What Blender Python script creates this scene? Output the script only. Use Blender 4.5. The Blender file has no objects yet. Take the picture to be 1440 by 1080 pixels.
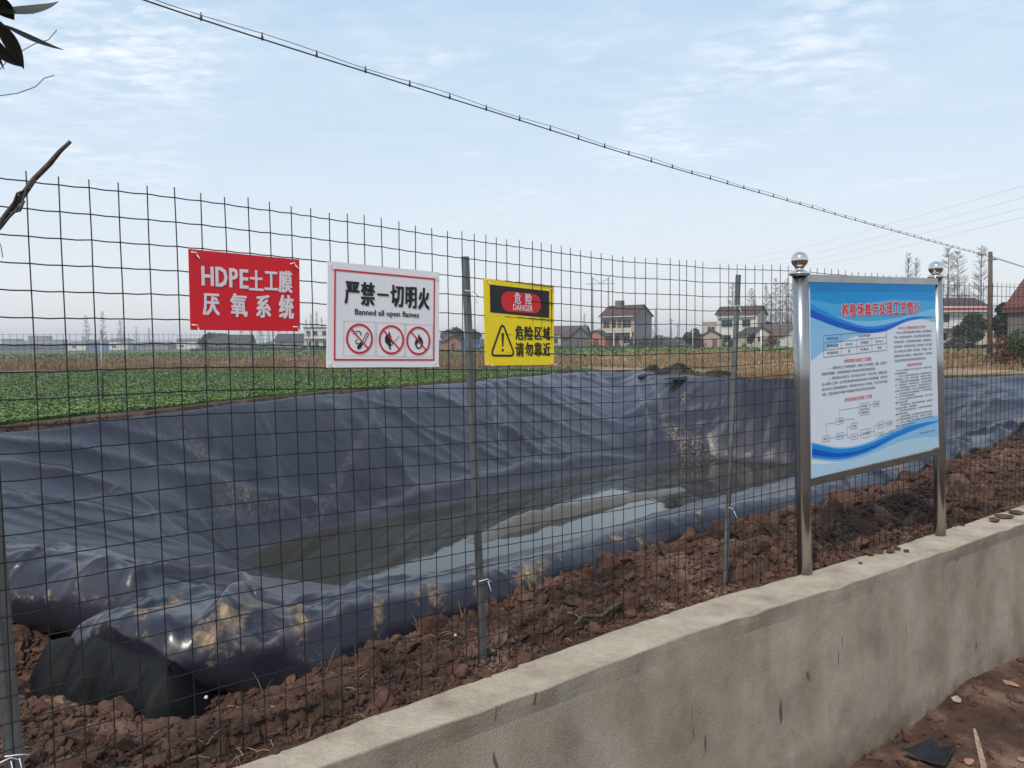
import bpy, math, random
import numpy as np
from mathutils import Vector, Matrix

random.seed(7)
rng = np.random.default_rng(7)
scene = bpy.context.scene
COL = scene.collection
R = math.radians

# ------------------------------------------------------------------ camera
CAM = np.array([0.0, 0.0, 2.1])
FPX, PITCH, ROLL = 1080.0, R(3.02), R(0.6)
cam_data = bpy.data.cameras.new('camera')
cam = bpy.data.objects.new('camera', cam_data)
COL.objects.link(cam)
cam_data.sensor_width = 36.0
cam_data.lens = 36.0 * FPX / 1440.0
cam_data.clip_start = 0.05
cam_data.clip_end = 6000
fw = np.array([0, math.cos(PITCH), -math.sin(PITCH)])
up0 = np.array([0, math.sin(PITCH), math.cos(PITCH)])
rt0 = np.array([1.0, 0, 0])
rt = rt0 * math.cos(ROLL) - up0 * math.sin(ROLL)
up = up0 * math.cos(ROLL) + rt0 * math.sin(ROLL)
cam.matrix_world = Matrix(((rt[0], up[0], -fw[0], CAM[0]), (rt[1], up[1], -fw[1], CAM[1]),
                           (rt[2], up[2], -fw[2], CAM[2]), (0, 0, 0, 1)))
scene.camera = cam

# ------------------------------------------------------------------ sky, sun, exposure
SUN_EL, SUN_AZ = 48, -152          # azimuth from +Y, clockwise
world = bpy.data.worlds.new('World')
scene.world = world
world.use_nodes = True
wn, wl = world.node_tree.nodes, world.node_tree.links
wn.clear()
def W(t, **k):
    n = wn.new(t)
    for a, b in k.items(): setattr(n, a, b)
    return n
def wmath(op, a, b=None, clamp=False):
    n = W('ShaderNodeMath', operation=op, use_clamp=clamp)
    for i, v in enumerate((a, b)):
        if v is None: continue
        if isinstance(v, (int, float)): n.inputs[i].default_value = v
        else: wl.new(v, n.inputs[i])
    return n.outputs[0]
def wmix(f, a, b):
    n = W('ShaderNodeMix', data_type='RGBA')
    for s, v in ((n.inputs[0], f), (n.inputs[6], a), (n.inputs[7], b)):
        if isinstance(v, (int, float, tuple)): s.default_value = v
        else: wl.new(v, s)
    return n.outputs[2]
STR = 0.1
sky = W('ShaderNodeTexSky', sky_type='NISHITA', sun_disc=False, sun_elevation=R(SUN_EL), sun_rotation=R(SUN_AZ % 360),
        air_density=1.0, dust_density=2.0, ozone_density=1.0)
tc = W('ShaderNodeTexCoord')
sep = W('ShaderNodeSeparateXYZ'); wl.new(tc.outputs['Generated'], sep.inputs[0])
zz = wmath('MAXIMUM', sep.outputs[2], 0.0)
ramp = W('ShaderNodeValToRGB'); wl.new(zz, ramp.inputs[0])
cr = ramp.color_ramp
cr.elements[0].position = 0.0; cr.elements[0].color = (0.75, 0.745, 0.755, 1)
cr.elements[1].position = 1.0; cr.elements[1].color = (0.34, 0.44, 0.60, 1)
for p, c in ((0.10, (0.67, 0.71, 0.755, 1)), (0.24, (0.53, 0.64, 0.745, 1)), (0.42, (0.40, 0.545, 0.70, 1))):
    e = cr.elements.new(p); e.color = c
rs = W('ShaderNodeVectorMath', operation='SCALE'); wl.new(ramp.outputs[0], rs.inputs[0]); rs.inputs[3].default_value = 1 / STR
base = wmix(0.86, sky.outputs[0], rs.outputs[0])
# thin high cloud, laid on a plane overhead
zc = wmath('MAXIMUM', sep.outputs[2], 0.03)
cx = wmath('DIVIDE', sep.outputs[0], zc); cy = wmath('DIVIDE', sep.outputs[1], zc)
cmb = W('ShaderNodeCombineXYZ'); wl.new(cx, cmb.inputs[0]); wl.new(cy, cmb.inputs[1])
def cloud(sx, sy, rot, scale, lo, hi, detail, dist):
    mp = W('ShaderNodeMapping'); wl.new(cmb.outputs[0], mp.inputs[0])
    mp.inputs['Scale'].default_value = (sx, sy, 1); mp.inputs['Rotation'].default_value = (0, 0, rot)
    nz = W('ShaderNodeTexNoise'); wl.new(mp.outputs[0], nz.inputs['Vector'])
    nz.inputs['Scale'].default_value = scale; nz.inputs['Detail'].default_value = detail
    nz.inputs['Distortion'].default_value = dist; nz.inputs['Roughness'].default_value = 0.6
    mr = W('ShaderNodeMapRange', interpolation_type='SMOOTHSTEP'); wl.new(nz.outputs[0], mr.inputs[0])
    mr.inputs[1].default_value = lo; mr.inputs[2].default_value = hi
    return mr.outputs[0]
big = cloud(1, 0.8, 0.4, 0.60, 0.45, 0.64, 4, 0.4)
fine = cloud(1, 1.5, 0.35, 6.0, 0.36, 0.74, 7, 0.3)
veil = cloud(1, 2.2, 0.2, 1.1, 0.35, 0.8, 5, 0.8)
cf = wmath('MULTIPLY', big, fine)
cf = wmath('ADD', wmath('MULTIPLY', cf, 0.60), wmath('MULTIPLY', veil, 0.12), True)
fade = W('ShaderNodeMapRange'); wl.new(sep.outputs[2], fade.inputs[0])
fade.inputs[1].default_value = 0.12; fade.inputs[2].default_value = 0.30
cf = wmath('MULTIPLY', cf, fade.outputs[0])
col = wmix(cf, base, (0.93 / STR, 0.915 / STR, 0.92 / STR, 1))
bg = W('ShaderNodeBackground'); bg.inputs[1].default_value = STR; wl.new(col, bg.inputs[0])
wo = W('ShaderNodeOutputWorld'); wl.new(bg.outputs[0], wo.inputs[0])

sd = bpy.data.lights.new('sun', 'SUN'); sd.energy = 2.3; sd.angle = R(6); sd.color = (1, 0.93, 0.84)
sun = bpy.data.objects.new('sun', sd); COL.objects.link(sun)
sv = Vector((math.sin(R(SUN_AZ)) * math.cos(R(SUN_EL)), math.cos(R(SUN_AZ)) * math.cos(R(SUN_EL)), math.sin(R(SUN_EL))))
sun.rotation_euler = sv.to_track_quat('Z', 'Y').to_euler()
sun.location = (0, 0, 60)
scene.view_settings.view_transform = 'Standard'
scene.view_settings.look = 'None'
scene.view_settings.exposure = 0.44
scene.view_settings.gamma = 1.0
scene.view_settings.use_curve_mapping = False
scene.cycles.max_bounces = 6
scene.cycles.volume_bounces = 0
scene.cycles.volume_max_steps = 64

# ------------------------------------------------------------------ measuring helpers: photo direction -> place
def ray(x, y):
    d = fw + (x - 720) / FPX * rt - (y - 540) / FPX * up
    return d
def onz(x, y, z):
    d = ray(x, y); t = (z - CAM[2]) / d[2]
    return CAM + t * d
def ony(x, y, Y):
    d = ray(x, y)
    return CAM + d * (Y / d[1])
def px_of(p):
    v = np.asarray(p) - CAM; dz = v @ fw
    return 720 + FPX * (v @ rt) / dz, 540 - FPX * (v @ up) / dz

# ------------------------------------------------------------------ noise
def _hash(ix, iy, seed):
    h = (ix.astype(np.int64) * 374761393 + iy.astype(np.int64) * 668265263 + seed * 982451653) & 0xffffffff
    h = ((h ^ (h >> 13)) * 1274126177) & 0xffffffff
    h = h ^ (h >> 16)
    return (h & 0xffff) / 65535.0
def vnoise(x, y, seed=0):
    ix = np.floor(x); iy = np.floor(y); fx = x - ix; fy = y - iy
    fx = fx * fx * (3 - 2 * fx); fy = fy * fy * (3 - 2 * fy)
    a = _hash(ix, iy, seed); b = _hash(ix + 1, iy, seed); c = _hash(ix, iy + 1, seed); d = _hash(ix + 1, iy + 1, seed)
    return (a * (1 - fx) + b * fx) * (1 - fy) + (c * (1 - fx) + d * fx) * fy - 0.5
def fbm(x, y, seed=0, octv=4):
    s = 0; a = 1.0
    for i in range(octv):
        s = s + a * vnoise(x * 2 ** i + 17.3 * i, y * 2 ** i - 9.1 * i, seed + i); a *= 0.5
    return s
def sstep(a, b, x):
    t = np.clip((x - a) / (b - a), 0, 1)
    return t * t * (3 - 2 * t)

# ------------------------------------------------------------------ materials
def mat(name, color, rough=0.8, metal=0.0, var=None, scale=6.0, bump=0.0, bscale=40.0, spec=0.5, detail=5, stretch=None, coat=0):
    m = bpy.data.materials.new(name); m.use_nodes = True
    n, l = m.node_tree.nodes, m.node_tree.links
    b = n['Principled BSDF']
    b.inputs['Base Color'].default_value = (*color, 1)
    b.inputs['Roughness'].default_value = rough
    b.inputs['Metallic'].default_value = metal
    b.inputs['Specular IOR Level'].default_value = spec
    if coat: b.inputs['Coat Weight'].default_value = coat; b.inputs['Coat Roughness'].default_value = 0.15
    t = n.new('ShaderNodeTexCoord'); vec = t.outputs['Object']
    if stretch:
        mp = n.new('ShaderNodeMapping'); mp.inputs['Scale'].default_value = stretch; l.new(vec, mp.inputs[0]); vec = mp.outputs[0]
    if var is not None:
        z = n.new('ShaderNodeTexNoise'); z.inputs['Scale'].default_value = scale; z.inputs['Detail'].default_value = detail
        z.inputs['Roughness'].default_value = 0.65
        l.new(vec, z.inputs['Vector'])
        r = n.new('ShaderNodeValToRGB'); l.new(z.outputs[0], r.inputs[0])
        cols = var if isinstance(var, list) else [tuple(c * (1 - var) for c in color), tuple(min(1, c * (1 + var)) for c in color)]
        es = r.color_ramp.elements
        es[0].position = 0.32; es[0].color = (*cols[0], 1); es[1].position = 0.68; es[1].color = (*cols[-1], 1)
        for i, c in enumerate(cols[1:-1]):
            e = es.new(0.32 + 0.36 * (i + 1) / (len(cols) - 1)); e.color = (*c, 1)
        l.new(r.outputs[0], b.inputs['Base Color'])
    if bump:
        z2 = n.new('ShaderNodeTexNoise'); z2.inputs['Scale'].default_value = bscale; z2.inputs['Detail'].default_value = 6
        l.new(vec, z2.inputs['Vector'])
        bp = n.new('ShaderNodeBump'); bp.inputs['Strength'].default_value = min(1, bump); bp.inputs['Distance'].default_value = 0.01
        l.new(z2.outputs[0], bp.inputs['Height']); l.new(bp.outputs[0], b.inputs['Normal'])
    return m

M = {}
M['soil'] = mat('soil', (.10, .05, .032), .95, var=[(.024, .014, .010), (.066, .037, .026), (.115, .068, .048)], scale=2.2, detail=10, bump=1, bscale=30, spec=.25)
M['clod'] = mat('clod', (.13, .06, .04), .95, var=[(.024, .013, .0095), (.064, .034, .024), (.112, .058, .041), (.19, .12, .086)], scale=2.6, detail=10, bump=1, bscale=60, spec=.25)
M['yard_soil'] = mat('yard_soil', (.10, .05, .032), .95, var=[(.028, .018, .013), (.075, .042, .029), (.20, .13, .095)], scale=2.6, detail=10, bump=1, bscale=20, spec=.25)
M['crop_soil'] = mat('crop_soil', (.05, .065, .02), .95, var=[(.035, .05, .012), (.07, .08, .03)], scale=.9, spec=.2)
M['stubble'] = mat('stubble', (.17, .11, .06), .95, var=[(.05, .045, .022), (.14, .075, .045), (.24, .155, .09)], scale=.35, detail=10, spec=.2)
M['dry'] = mat('dry', (.26, .19, .11), .95, var=[(.11, .10, .045), (.27, .185, .11), (.38, .29, .18)], scale=.35, spec=.2, detail=8)
M['far_green'] = mat('far_green', (.05, .10, .025), .95, var=[(.04, .085, .02), (.065, .12, .03)], scale=.15, spec=.2)
M['far_land'] = mat('far_land', (.10, .10, .07), .95, var=[(.06, .075, .04), (.15, .13, .09)], scale=.03, spec=.2)

# ------------------------------------------------------------------ mesh builder
class MB:
    def __init__(s): s.v = []; s.f = []; s.mi = []; s.sm = []; s.cur = 0; s.smooth = False
    def face(s, *idx):
        s.f.append(tuple(idx)); s.mi.append(s.cur); s.sm.append(s.smooth)
    def quad(s, pts):
        k = len(s.v); s.v += [tuple(p) for p in pts]; s.face(*range(k, k + len(pts)))
    def box(s, x0, x1, y0, y1, z0, z1):
        k = len(s.v)
        s.v += [(x0, y0, z0), (x1, y0, z0), (x1, y1, z0), (x0, y1, z0), (x0, y0, z1), (x1, y0, z1), (x1, y1, z1), (x0, y1, z1)]
        for a in ((0, 3, 2, 1), (4, 5, 6, 7), (0, 1, 5, 4), (1, 2, 6, 5), (2, 3, 7, 6), (3, 0, 4, 7)): s.face(*[k + i for i in a])
    def tube(s, path, rad, n=6, cap=True):
        P = [Vector(p) for p in path]; k = len(s.v)
        rs_ = rad if isinstance(rad, (list, tuple)) else [rad] * len(P)
        t0 = (P[1] - P[0]).normalized()
        a = Vector((0, 0, 1)) if abs(t0.z) < .9 else Vector((1, 0, 0))
        nrm = (a - t0 * a.dot(t0)).normalized()
        for i, p in enumerate(P):
            t = (P[min(i + 1, len(P) - 1)] - P[max(i - 1, 0)]).normalized()
            nrm = (nrm - t * nrm.dot(t)).normalized(); bi = t.cross(nrm)
            for j in range(n):
                an = 2 * math.pi * j / n
                q = p + (nrm * math.cos(an) + bi * math.sin(an)) * rs_[i]; s.v.append((q.x, q.y, q.z))
        for i in range(len(P) - 1):
            for j in range(n):
                j2 = (j + 1) % n
                s.face(k + i * n + j, k + i * n + j2, k + (i + 1) * n + j2, k + (i + 1) * n + j)
        if cap:
            s.face(*[k + j for j in range(n)][::-1]); e = k + (len(P) - 1) * n; s.face(*[e + j for j in range(n)])
    def lathe(s, prof, c=(0, 0, 0), n=24):
        k = len(s.v)
        for r_, z in prof:
            for j in range(n):
                a = 2 * math.pi * j / n
                s.v.append((c[0] + r_ * math.cos(a), c[1] + r_ * math.sin(a), c[2] + z))
        for i in range(len(prof) - 1):
            for j in range(n):
                j2 = (j + 1) % n
                s.face(k + i * n + j, k + i * n + j2, k + (i + 1) * n + j2, k + (i + 1) * n + j)
    def build(s, name, mats, parent=None, loc=None):
        me = bpy.data.meshes.new(name)
        me.from_pydata(s.v, [], s.f)
        for m_ in (mats if isinstance(mats, (list, tuple)) else [mats]): me.materials.append(m_)
        me.polygons.foreach_set('material_index', s.mi); me.polygons.foreach_set('use_smooth', s.sm)
        me.update()
        return link(name, me, parent, loc)
def link(name, me, parent=None, loc=None):
    o = bpy.data.objects.new(name, me); COL.objects.link(o)
    if parent is not None: o.parent = parent
    if loc is not None: o.location = loc
    return o
def npmesh(name, v, f, mats, mi=None, smooth=True, parent=None):
    me = bpy.data.meshes.new(name)
    v = np.asarray(v, dtype=np.float32); f = np.asarray(f, dtype=np.int32); k = f.shape[1]
    me.vertices.add(len(v)); me.vertices.foreach_set('co', v.ravel())
    me.loops.add(f.size); me.loops.foreach_set('vertex_index', f.ravel())
    me.polygons.add(len(f)); me.polygons.foreach_set('loop_start', np.arange(0, f.size, k, dtype=np.int32))
    me.update(calc_edges=True)
    if mi is not None: me.polygons.foreach_set('material_index', np.asarray(mi, dtype=np.int32))
    me.polygons.foreach_set('use_smooth', np.full(len(f), smooth))
    for m_ in (mats if isinstance(mats, (list, tuple)) else [mats]): me.materials.append(m_)
    me.update()
    return link(name, me, parent)
def tag(o, label=None, cat=None, group=None, kind=None):
    if label: o['label'] = label
    if cat: o['category'] = cat
    if group: o['group'] = group
    if kind: o['kind'] = kind
    return o
def empty(name, loc, label, cat, group=None, rz=0):
    o = bpy.data.objects.new(name, None); COL.objects.link(o)
    o.location = loc; o.rotation_euler = (0, 0, rz); o.empty_display_size = .1
    return tag(o, label, cat, group)

# ------------------------------------------------------------------ plan of the place
WALL_TOP, SOIL_Z, YARD_Z = 0.89, 0.89, 0.0
far_px = [(330, 1080), (420, 1045), (510, 1012), (600, 980), (700, 942), (790, 912), (880, 880), (960, 853), (1030, 832), (1110, 811), (1200, 784), (1320, 746), (1440, 711)]
near_px = [(420, 1080), (510, 1053), (600, 1024), (700, 990), (790, 958), (880, 929), (960, 901), (1030, 876), (1110, 850), (1200, 818), (1320, 776), (1440, 736)]
WF = np.array([onz(x, y, WALL_TOP)[:2] for x, y in far_px])
WN = np.array([onz(x, y, WALL_TOP)[:2] for x, y in near_px])
def extend(P, a, b, da=None, db=None):
    d0 = P[0] - P[min(4, len(P) - 1)]; d0 /= np.linalg.norm(d0); d1 = P[-1] - P[-4]; d1 /= np.linalg.norm(d1)
    return np.vstack([P[0] + d0 * a, P[0] + d0 * a * .3, P, P[-1] + d1 * b * .3, P[-1] + d1 * b])
def resample(P, step):
    seg = np.linalg.norm(np.diff(P, axis=0), axis=1); s = np.r_[0, np.cumsum(seg)]
    n = int(s[-1] / step) + 1; t = np.linspace(0, s[-1], n)
    return np.c_[np.interp(t, s, P[:, 0]), np.interp(t, s, P[:, 1])]
def smooth(P, it=6):
    P = P.copy()
    for _ in range(it): P[1:-1] = P[1:-1] * .5 + (P[:-2] + P[2:]) * .25
    return P
WFc = smooth(resample(extend(WF, 9, 26), .12), 10)
WNc0 = smooth(resample(extend(WN, 9, 26), .12), 10)
def nearest_on(P, Q):
    out = []
    for q in Q:
        out.append(P[np.argmin(((P - q) ** 2).sum(1))])
    return np.array(out)
# near edge follows the far edge at a measured, gently widening thickness
fine_near = resample(WNc0, .01)
thick = np.linalg.norm(nearest_on(fine_near, WFc) - WFc, axis=1)
thick = np.clip(thick, .16, .34); thick = np.convolve(np.pad(thick, 12, 'edge'), np.ones(25) / 25, 'valid')
tan_ = np.gradient(WFc, axis=0); tan_ /= np.linalg.norm(tan_, axis=1)[:, None]
nrm_in = np.c_[tan_[:, 1], -tan_[:, 0]]       # towards the camera
WNc = WFc + nrm_in * thick[:, None]
WMID = (WFc + WNc) / 2
FENCE = WFc - nrm_in * 0.055                  # the fence stands just behind the wall
_faz = np.arctan2(FENCE[:, 0], FENCE[:, 1])
_ok = (FENCE[:, 1] > .3)
def fence_at_az(az):
    f_ = FENCE[_ok]; a = _faz[_ok]
    return np.array([np.interp(az, a, f_[:, 0]), np.interp(az, a, f_[:, 1])])
def fencehit(x, y, off=0.0):
    d = ray(x, y); c = fence_at_az(math.atan2(d[0], d[1]))
    if off: c = c + np.array([.79, -.61]) * off
    t = c[1] / d[1]
    return np.array([t * d[0], c[1], CAM[2] + t * d[2]])

def poly_sd(P, X, Y):
    """signed distance, inside positive"""
    best = np.full(X.shape, 1e9); ins = np.zeros(X.shape, bool)
    n = len(P)
    for i in range(n):
        a = P[i]; b = P[(i + 1) % n]; e = b - a; L = (e ** 2).sum() + 1e-12
        t = np.clip(((X - a[0]) * e[0] + (Y - a[1]) * e[1]) / L, 0, 1)
        dd = (X - a[0] - t * e[0]) ** 2 + (Y - a[1] - t * e[1]) ** 2
        best = np.minimum(best, dd)
        cnd = ((a[1] > Y) != (b[1] > Y)) & (X < (b[0] - a[0]) * (Y - a[1]) / (b[1] - a[1] + 1e-12) + a[0])
        ins ^= cnd
    d = np.sqrt(best)
    return np.where(ins, d, -d)
def line_d(P, X, Y):
    best = np.full(X.shape, 1e9); par = np.zeros(X.shape); n = len(P) - 1
    for i in range(n):
        a = P[i]; b = P[i + 1]; e = b - a; L = (e ** 2).sum() + 1e-12
        t = np.clip(((X - a[0]) * e[0] + (Y - a[1]) * e[1]) / L, 0, 1)
        dd = (X - a[0] - t * e[0]) ** 2 + (Y - a[1] - t * e[1]) ** 2
        m = dd < best; best = np.where(m, dd, best); par = np.where(m, (i + t) / n, par)
    return np.sqrt(best), par

RIM_Z, WATER_Z = 0.96, -1.48
nr = [(590, 822), (700, 794), (800, 760), (900, 729), (1010, 706), (1120, 684), (1230, 655), (1330, 624), (1440, 591)]
fr = [(1440, 527), (1330, 529), (1200, 532), (1120, 534), (1045, 531), (970, 526), (900, 521), (830, 521), (700, 532), (600, 541), (480, 551), (380, 561), (280, 573), (150, 590), (0, 606)]
RIM = [onz(x, y, RIM_Z)[:2] for x, y in nr] + [np.array(p) for p in ((12, 15), (18, 20), (26, 25.3), (30, 27), (24, 25.6))] + \
      [onz(x, y, RIM_Z)[:2] for x, y in fr] + [np.array(p) for p in ((-7.7, 9), (-7.5, 7), (-6, 5.4), (-3.9, 4.72), (-2.75, 4.2), (-2.2, 3.92), (-1.8, 3.78), (-1.70, 3.52), (-1.80, 3.32), (-1.60, 3.14), (-1.30, 2.95), (-1.08, 3.0), (-.82, 3.16))]
RIM = np.array(RIM)
wp = [(327, 793), (380, 767), (440, 747), (520, 727), (600, 714), (700, 691), (800, 668), (900, 652), (1000, 645), (1110, 652), (1150, 660), (1060, 688), (1000, 708), (900, 731), (800, 762), (700, 793), (600, 822), (480, 846), (400, 822)]
WAT = np.array([onz(x, y, WATER_Z)[:2] for x, y in wp])

def tube_r(X, Y):
    """radius of the roll the sheet makes over the bank: near, it bulges; far, it lies flat"""
    r_ = .16 + .05 * fbm(X * 1.3, Y * 1.3, 51, 3) - .075 * np.exp(-(((X + 1.4) / .55) ** 4 + ((Y - 2.95) / .45) ** 4))
    return np.where(np.hypot(X, Y) > 14, .12, r_)
def base_h(X, Y, dr=None, dw=None):
    dr = poly_sd(RIM, X, Y) if dr is None else dr
    dw = poly_sd(WAT, X, Y) if dw is None else dw
    t = np.clip(dr, 0, None) / (np.clip(dr, 0, None) + np.clip(-dw, 0, None) + 1e-9)
    inner = RIM_Z + (WATER_Z - RIM_Z) * t
    inner = np.where(dw > 0, WATER_Z - .35 * np.minimum(dw, 1), inner)
    inner = inner - .03 * np.exp(-(dr / .18) ** 2)
    out = np.clip(-dr, 0, None)
    tr_ = tube_r(X, Y)
    outer = RIM_Z - .03 - tr_ * (1 - np.cos(np.minimum(out / tr_, 2.9)))
    return np.where(dr > 0, inner, outer)

# traced folds: (photo points, height m, width m)
def pick(pts):
    res = []
    T = np.geomspace(2.2, 60, 1400)
    for x, y in pts:
        d = ray(x, y); d = d / math.hypot(d[0], d[1])
        X, Y, Z = T * d[0], T * d[1], CAM[2] + T * d[2]
        h = base_h(X, Y); k = np.argmax(Z < h) if (Z < h).any() else -1
        res.append((X[k], Y[k]))
    return np.array(res)
FOLDS_PX = [
    ([(2, 622), (60, 634), (150, 652), (300, 680), (430, 705), (480, 720)], .10, .13),
    ([(0, 655), (90, 675), (180, 705), (230, 735)], .12, .16),
    ([(0, 690), (80, 712), (200, 735), (320, 770)], .05, .07),
    ([(0, 700), (100, 735), (220, 765), (320, 785)], .05, .06),
    ([(0, 715), (110, 752), (240, 782)], .05, .06),
    ([(150, 600), (230, 625), (280, 645), (360, 665)], .06, .10),
    ([(300, 690), (400, 715), (440, 742)], .05, .08),
    # roll above the water line
    ([(500, 728), (580, 705), (680, 680), (740, 662), (820, 648), (905, 643)], .16, .28),
    # radial folds, far side right of the middle
    ([(690, 536), (730, 570), (790, 600), (850, 622)], .10, .16), ([(700, 534), (760, 560), (830, 590)], .09, .14),
    ([(715, 532), (780, 552), (850, 575)], .07, .13), ([(690, 545), (705, 600), (760, 640), (820, 648)], .09, .15),
    ([(735, 530), (800, 545), (860, 560)], .06, .12), ([(690, 560), (700, 620), (730, 655)], .07, .13),
    ([(640, 600), (690, 625), (745, 655)], .06, .12), ([(700, 560), (745, 600), (800, 632)], .07, .10),
    ([(883, 522), (900, 560), (915, 610), (912, 640)], .10, .2), ([(900, 523), (925, 560), (935, 600)], .05, .2),
    ([(930, 590), (980, 575), (1040, 560)], .10, .2), ([(930, 605), (985, 600), (1050, 580)], .08, .2),
    ([(950, 620), (1010, 615), (1060, 600)], .08, .2), ([(1100, 560), (1085, 600), (1065, 645)], .10, .2),
    ([(1118, 570), (1110, 610), (1095, 650)], .10, .2), ([(1330, 610), (1370, 570), (1400, 540)], .10, .2),
    ([(1350, 600), (1390, 575), (1430, 550)], .08, .2),
]
FOLDS = [(pick(p), a, w) for p, a, w in FOLDS_PX]
hump = (np.array([onz(x, y, WATER_Z)[:2] for x, y in [(668, 762), (700, 748), (760, 731), (830, 713), (890, 700), (955, 689)]]), .30, .29)
# near folds traced close by: (plan via photo at a height)
def near_px_line(pts, z): return np.array([onz(x, y, z)[:2] for x, y in pts])
NEARF = [
    (near_px_line([(170, 812), (230, 793), (300, 783), (345, 792), (366, 815), (352, 842), (322, 866), (312, 884), (330, 898), (370, 900)], .98), .085, .042),
    (near_px_line([(330, 892), (370, 900), (430, 878), (520, 850), (600, 826)], .98), .045, .07),
    (near_px_line([(-20, 782), (60, 774), (130, 780), (190, 806)], .98), .10, .13),
    (near_px_line([(20, 775), (90, 778), (170, 800)], .75), .07, .09),
    (near_px_line([(40, 750), (120, 768), (220, 790)], .5), .06, .08),
    (near_px_line([(130, 868), (190, 842), (250, 822), (300, 800)], .98), .035, .03),
    (near_px_line([(232, 940), (262, 905), (300, 880)], .98), .03, .04),
    (near_px_line([(380, 905), (420, 872), (450, 850)], .98), .035, .03),
]
PILLOW = near_px_line([(200, 880), (255, 868), (310, 862)], .98)
HOLLOW = near_px_line([(372, 858), (400, 866), (430, 860)], .85)
HOLE = near_px_line([(20, 868), (70, 862), (125, 850)], .85)

def liner_h(X, Y, dr=None, dw=None):
    dr = poly_sd(RIM, X, Y) if dr is None else dr
    dw = poly_sd(WAT, X, Y) if dw is None else dw
    h = base_h(X, Y, dr, dw)
    inn = sstep(0, .5, dr) * sstep(0, .4, -dw)
    h = h + .10 * fbm(X * .35, Y * .35, 3, 2) * inn
    # slack across the slope
    u = X * .8 + Y * .6; v = -X * .6 + Y * .8
    wr = 1 - np.abs(fbm(u * .9 + .8 * fbm(X * .5, Y * .5, 5, 2), v * .28, 11, 2)) * 4
    h = h + .05 * np.clip(wr, 0, 1) ** 2 * inn * sstep(9, 16, Y)
    wr2 = 1 - np.abs(fbm(v * 1.3 + .6 * fbm(X * .6, Y * .6, 6, 2), u * .22, 21, 2)) * 4
    h = h + .03 * np.clip(wr2, 0, 1) ** 2 * inn
    q1 = X * .52 + Y * .85; q2 = -X * .85 + Y * .52
    wr3 = 1 - np.abs(fbm(q1 * .55 + q2 * .5 + .5 * fbm(X * .7, Y * .7, 7, 2), q2 * .16, 23, 2)) * 6
    h = h + .075 * np.clip(wr3, 0, 1) ** 1.5 * inn * sstep(15, 20, Y)
    wr4 = 1 - np.abs(fbm(q1 * 1.6 - q2 * .9 + .7 * fbm(X, Y, 8, 2), q2 * .4, 25, 2)) * 5
    h = h + .022 * np.clip(wr4, 0, 1) ** 1.5 * inn * sstep(8, 11, Y)
    h = h + .035 * fbm(X * 1.6, Y * 1.6, 31, 2) * sstep(-.1, .25, np.abs(dr)) * (dr > -.6) * sstep(7, 4, np.hypot(X, Y))
    h = h + .05 * fbm(X * .9, Y * .9, 41, 2) * np.exp(-(dr / .8) ** 2)
    far_r = np.exp(-(dr / .55) ** 2) * sstep(1.5, 4.5, X) * (Y < 18)
    h = h + .085 * np.clip(1 - 6 * np.abs(fbm(X * 1.7 + .6 * fbm(X * 3, Y * 3, 111, 2), Y * 1.7, 112, 2)), 0, 1) * far_r
    for P, a, w in FOLDS + [hump]:
        lo = P.min(0) - 3 * w; hi = P.max(0) + 3 * w
        m = (X > lo[0]) & (X < hi[0]) & (Y > lo[1]) & (Y < hi[1])
        if not m.any(): continue
        d, t = line_d(P, X[m], Y[m])
        wob = 1 + .5 * vnoise(X[m] * 2.2, Y[m] * 2.2, 77)
        e = 1.0
        if P is hump[0]:
            wob = (1 + .2 * vnoise(X[m] * 1.1, Y[m] * 1.1, 78) + .4 * fbm(X[m] * 3, Y[m] * 3, 79, 2)) * (1.25 - .35 * t)
            prof = (.14 + a * wob * np.clip(.1 + t * 1.5, 0, .8) * np.clip(1.25 - t, .3, 1)) * np.exp(-np.abs(d / w) ** 2.4)
            h[m] = np.maximum(h[m], WATER_Z - .14 + prof)
        else:
            h[m] += 1.35 * a * wob * np.exp(-np.abs(d / w) ** 1.15) * np.sin(np.pi * np.clip(t * .9 + .08, 0, 1)) ** .6
    nearm = np.hypot(X, Y) < 6.5
    if nearm.any():
        xs, ys = X[nearm], Y[nearm]; add = np.zeros(xs.shape)
        for P, a, w in NEARF:
            d, t = line_d(P, xs, ys)
            add += a * np.exp(-np.abs(d / w) ** 1.5) * np.sin(np.pi * np.clip(t * .85 + .1, 0, 1)) ** .5
        d, _ = line_d(PILLOW, xs, ys); add += .09 * np.exp(-(d / .24) ** 4)
        d, _ = line_d(HOLLOW, xs, ys); add -= .20 * np.exp(-(d / .12) ** 2)
        d, _ = line_d(HOLE, xs, ys); add -= .0 * d
        un = xs * .69 + ys * .72; vn = -xs * .72 + ys * .69; drn = dr[nearm]
        rimw = np.exp(-(drn / .45) ** 2)
        cr1 = np.clip(1 - 7 * np.abs(fbm(un * 2.4 + .9 * fbm(xs * 1.5, ys * 1.5, 101, 2), vn * .8, 102, 2)), 0, 1)
        cr2 = np.clip(1 - 7 * np.abs(fbm(un * 1.1 + 2.0 * vn, vn * 3.0 - un * .8, 103, 2)), 0, 1)
        cr3 = np.clip(1 - 6 * np.abs(fbm(xs * 6 + fbm(xs * 3, ys * 3, 104, 2), ys * 6, 105, 2)), 0, 1)
        left = sstep(.3, -.8, xs)
        add += (.016 * cr1 + .008 * cr3) * rimw * (.5 + .8 * left) + .028 * cr2 * left * np.exp(-(drn / .8) ** 2)
        add -= .05 * left * np.clip(fbm(xs * 1.7, ys * 1.7, 106, 2), 0, 1) * rimw
        h[nearm] += add
    return h

def outer_ext(X, Y):
    """how far past the rim the roll reaches in plan"""
    return tube_r(X, Y) * .93

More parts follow.
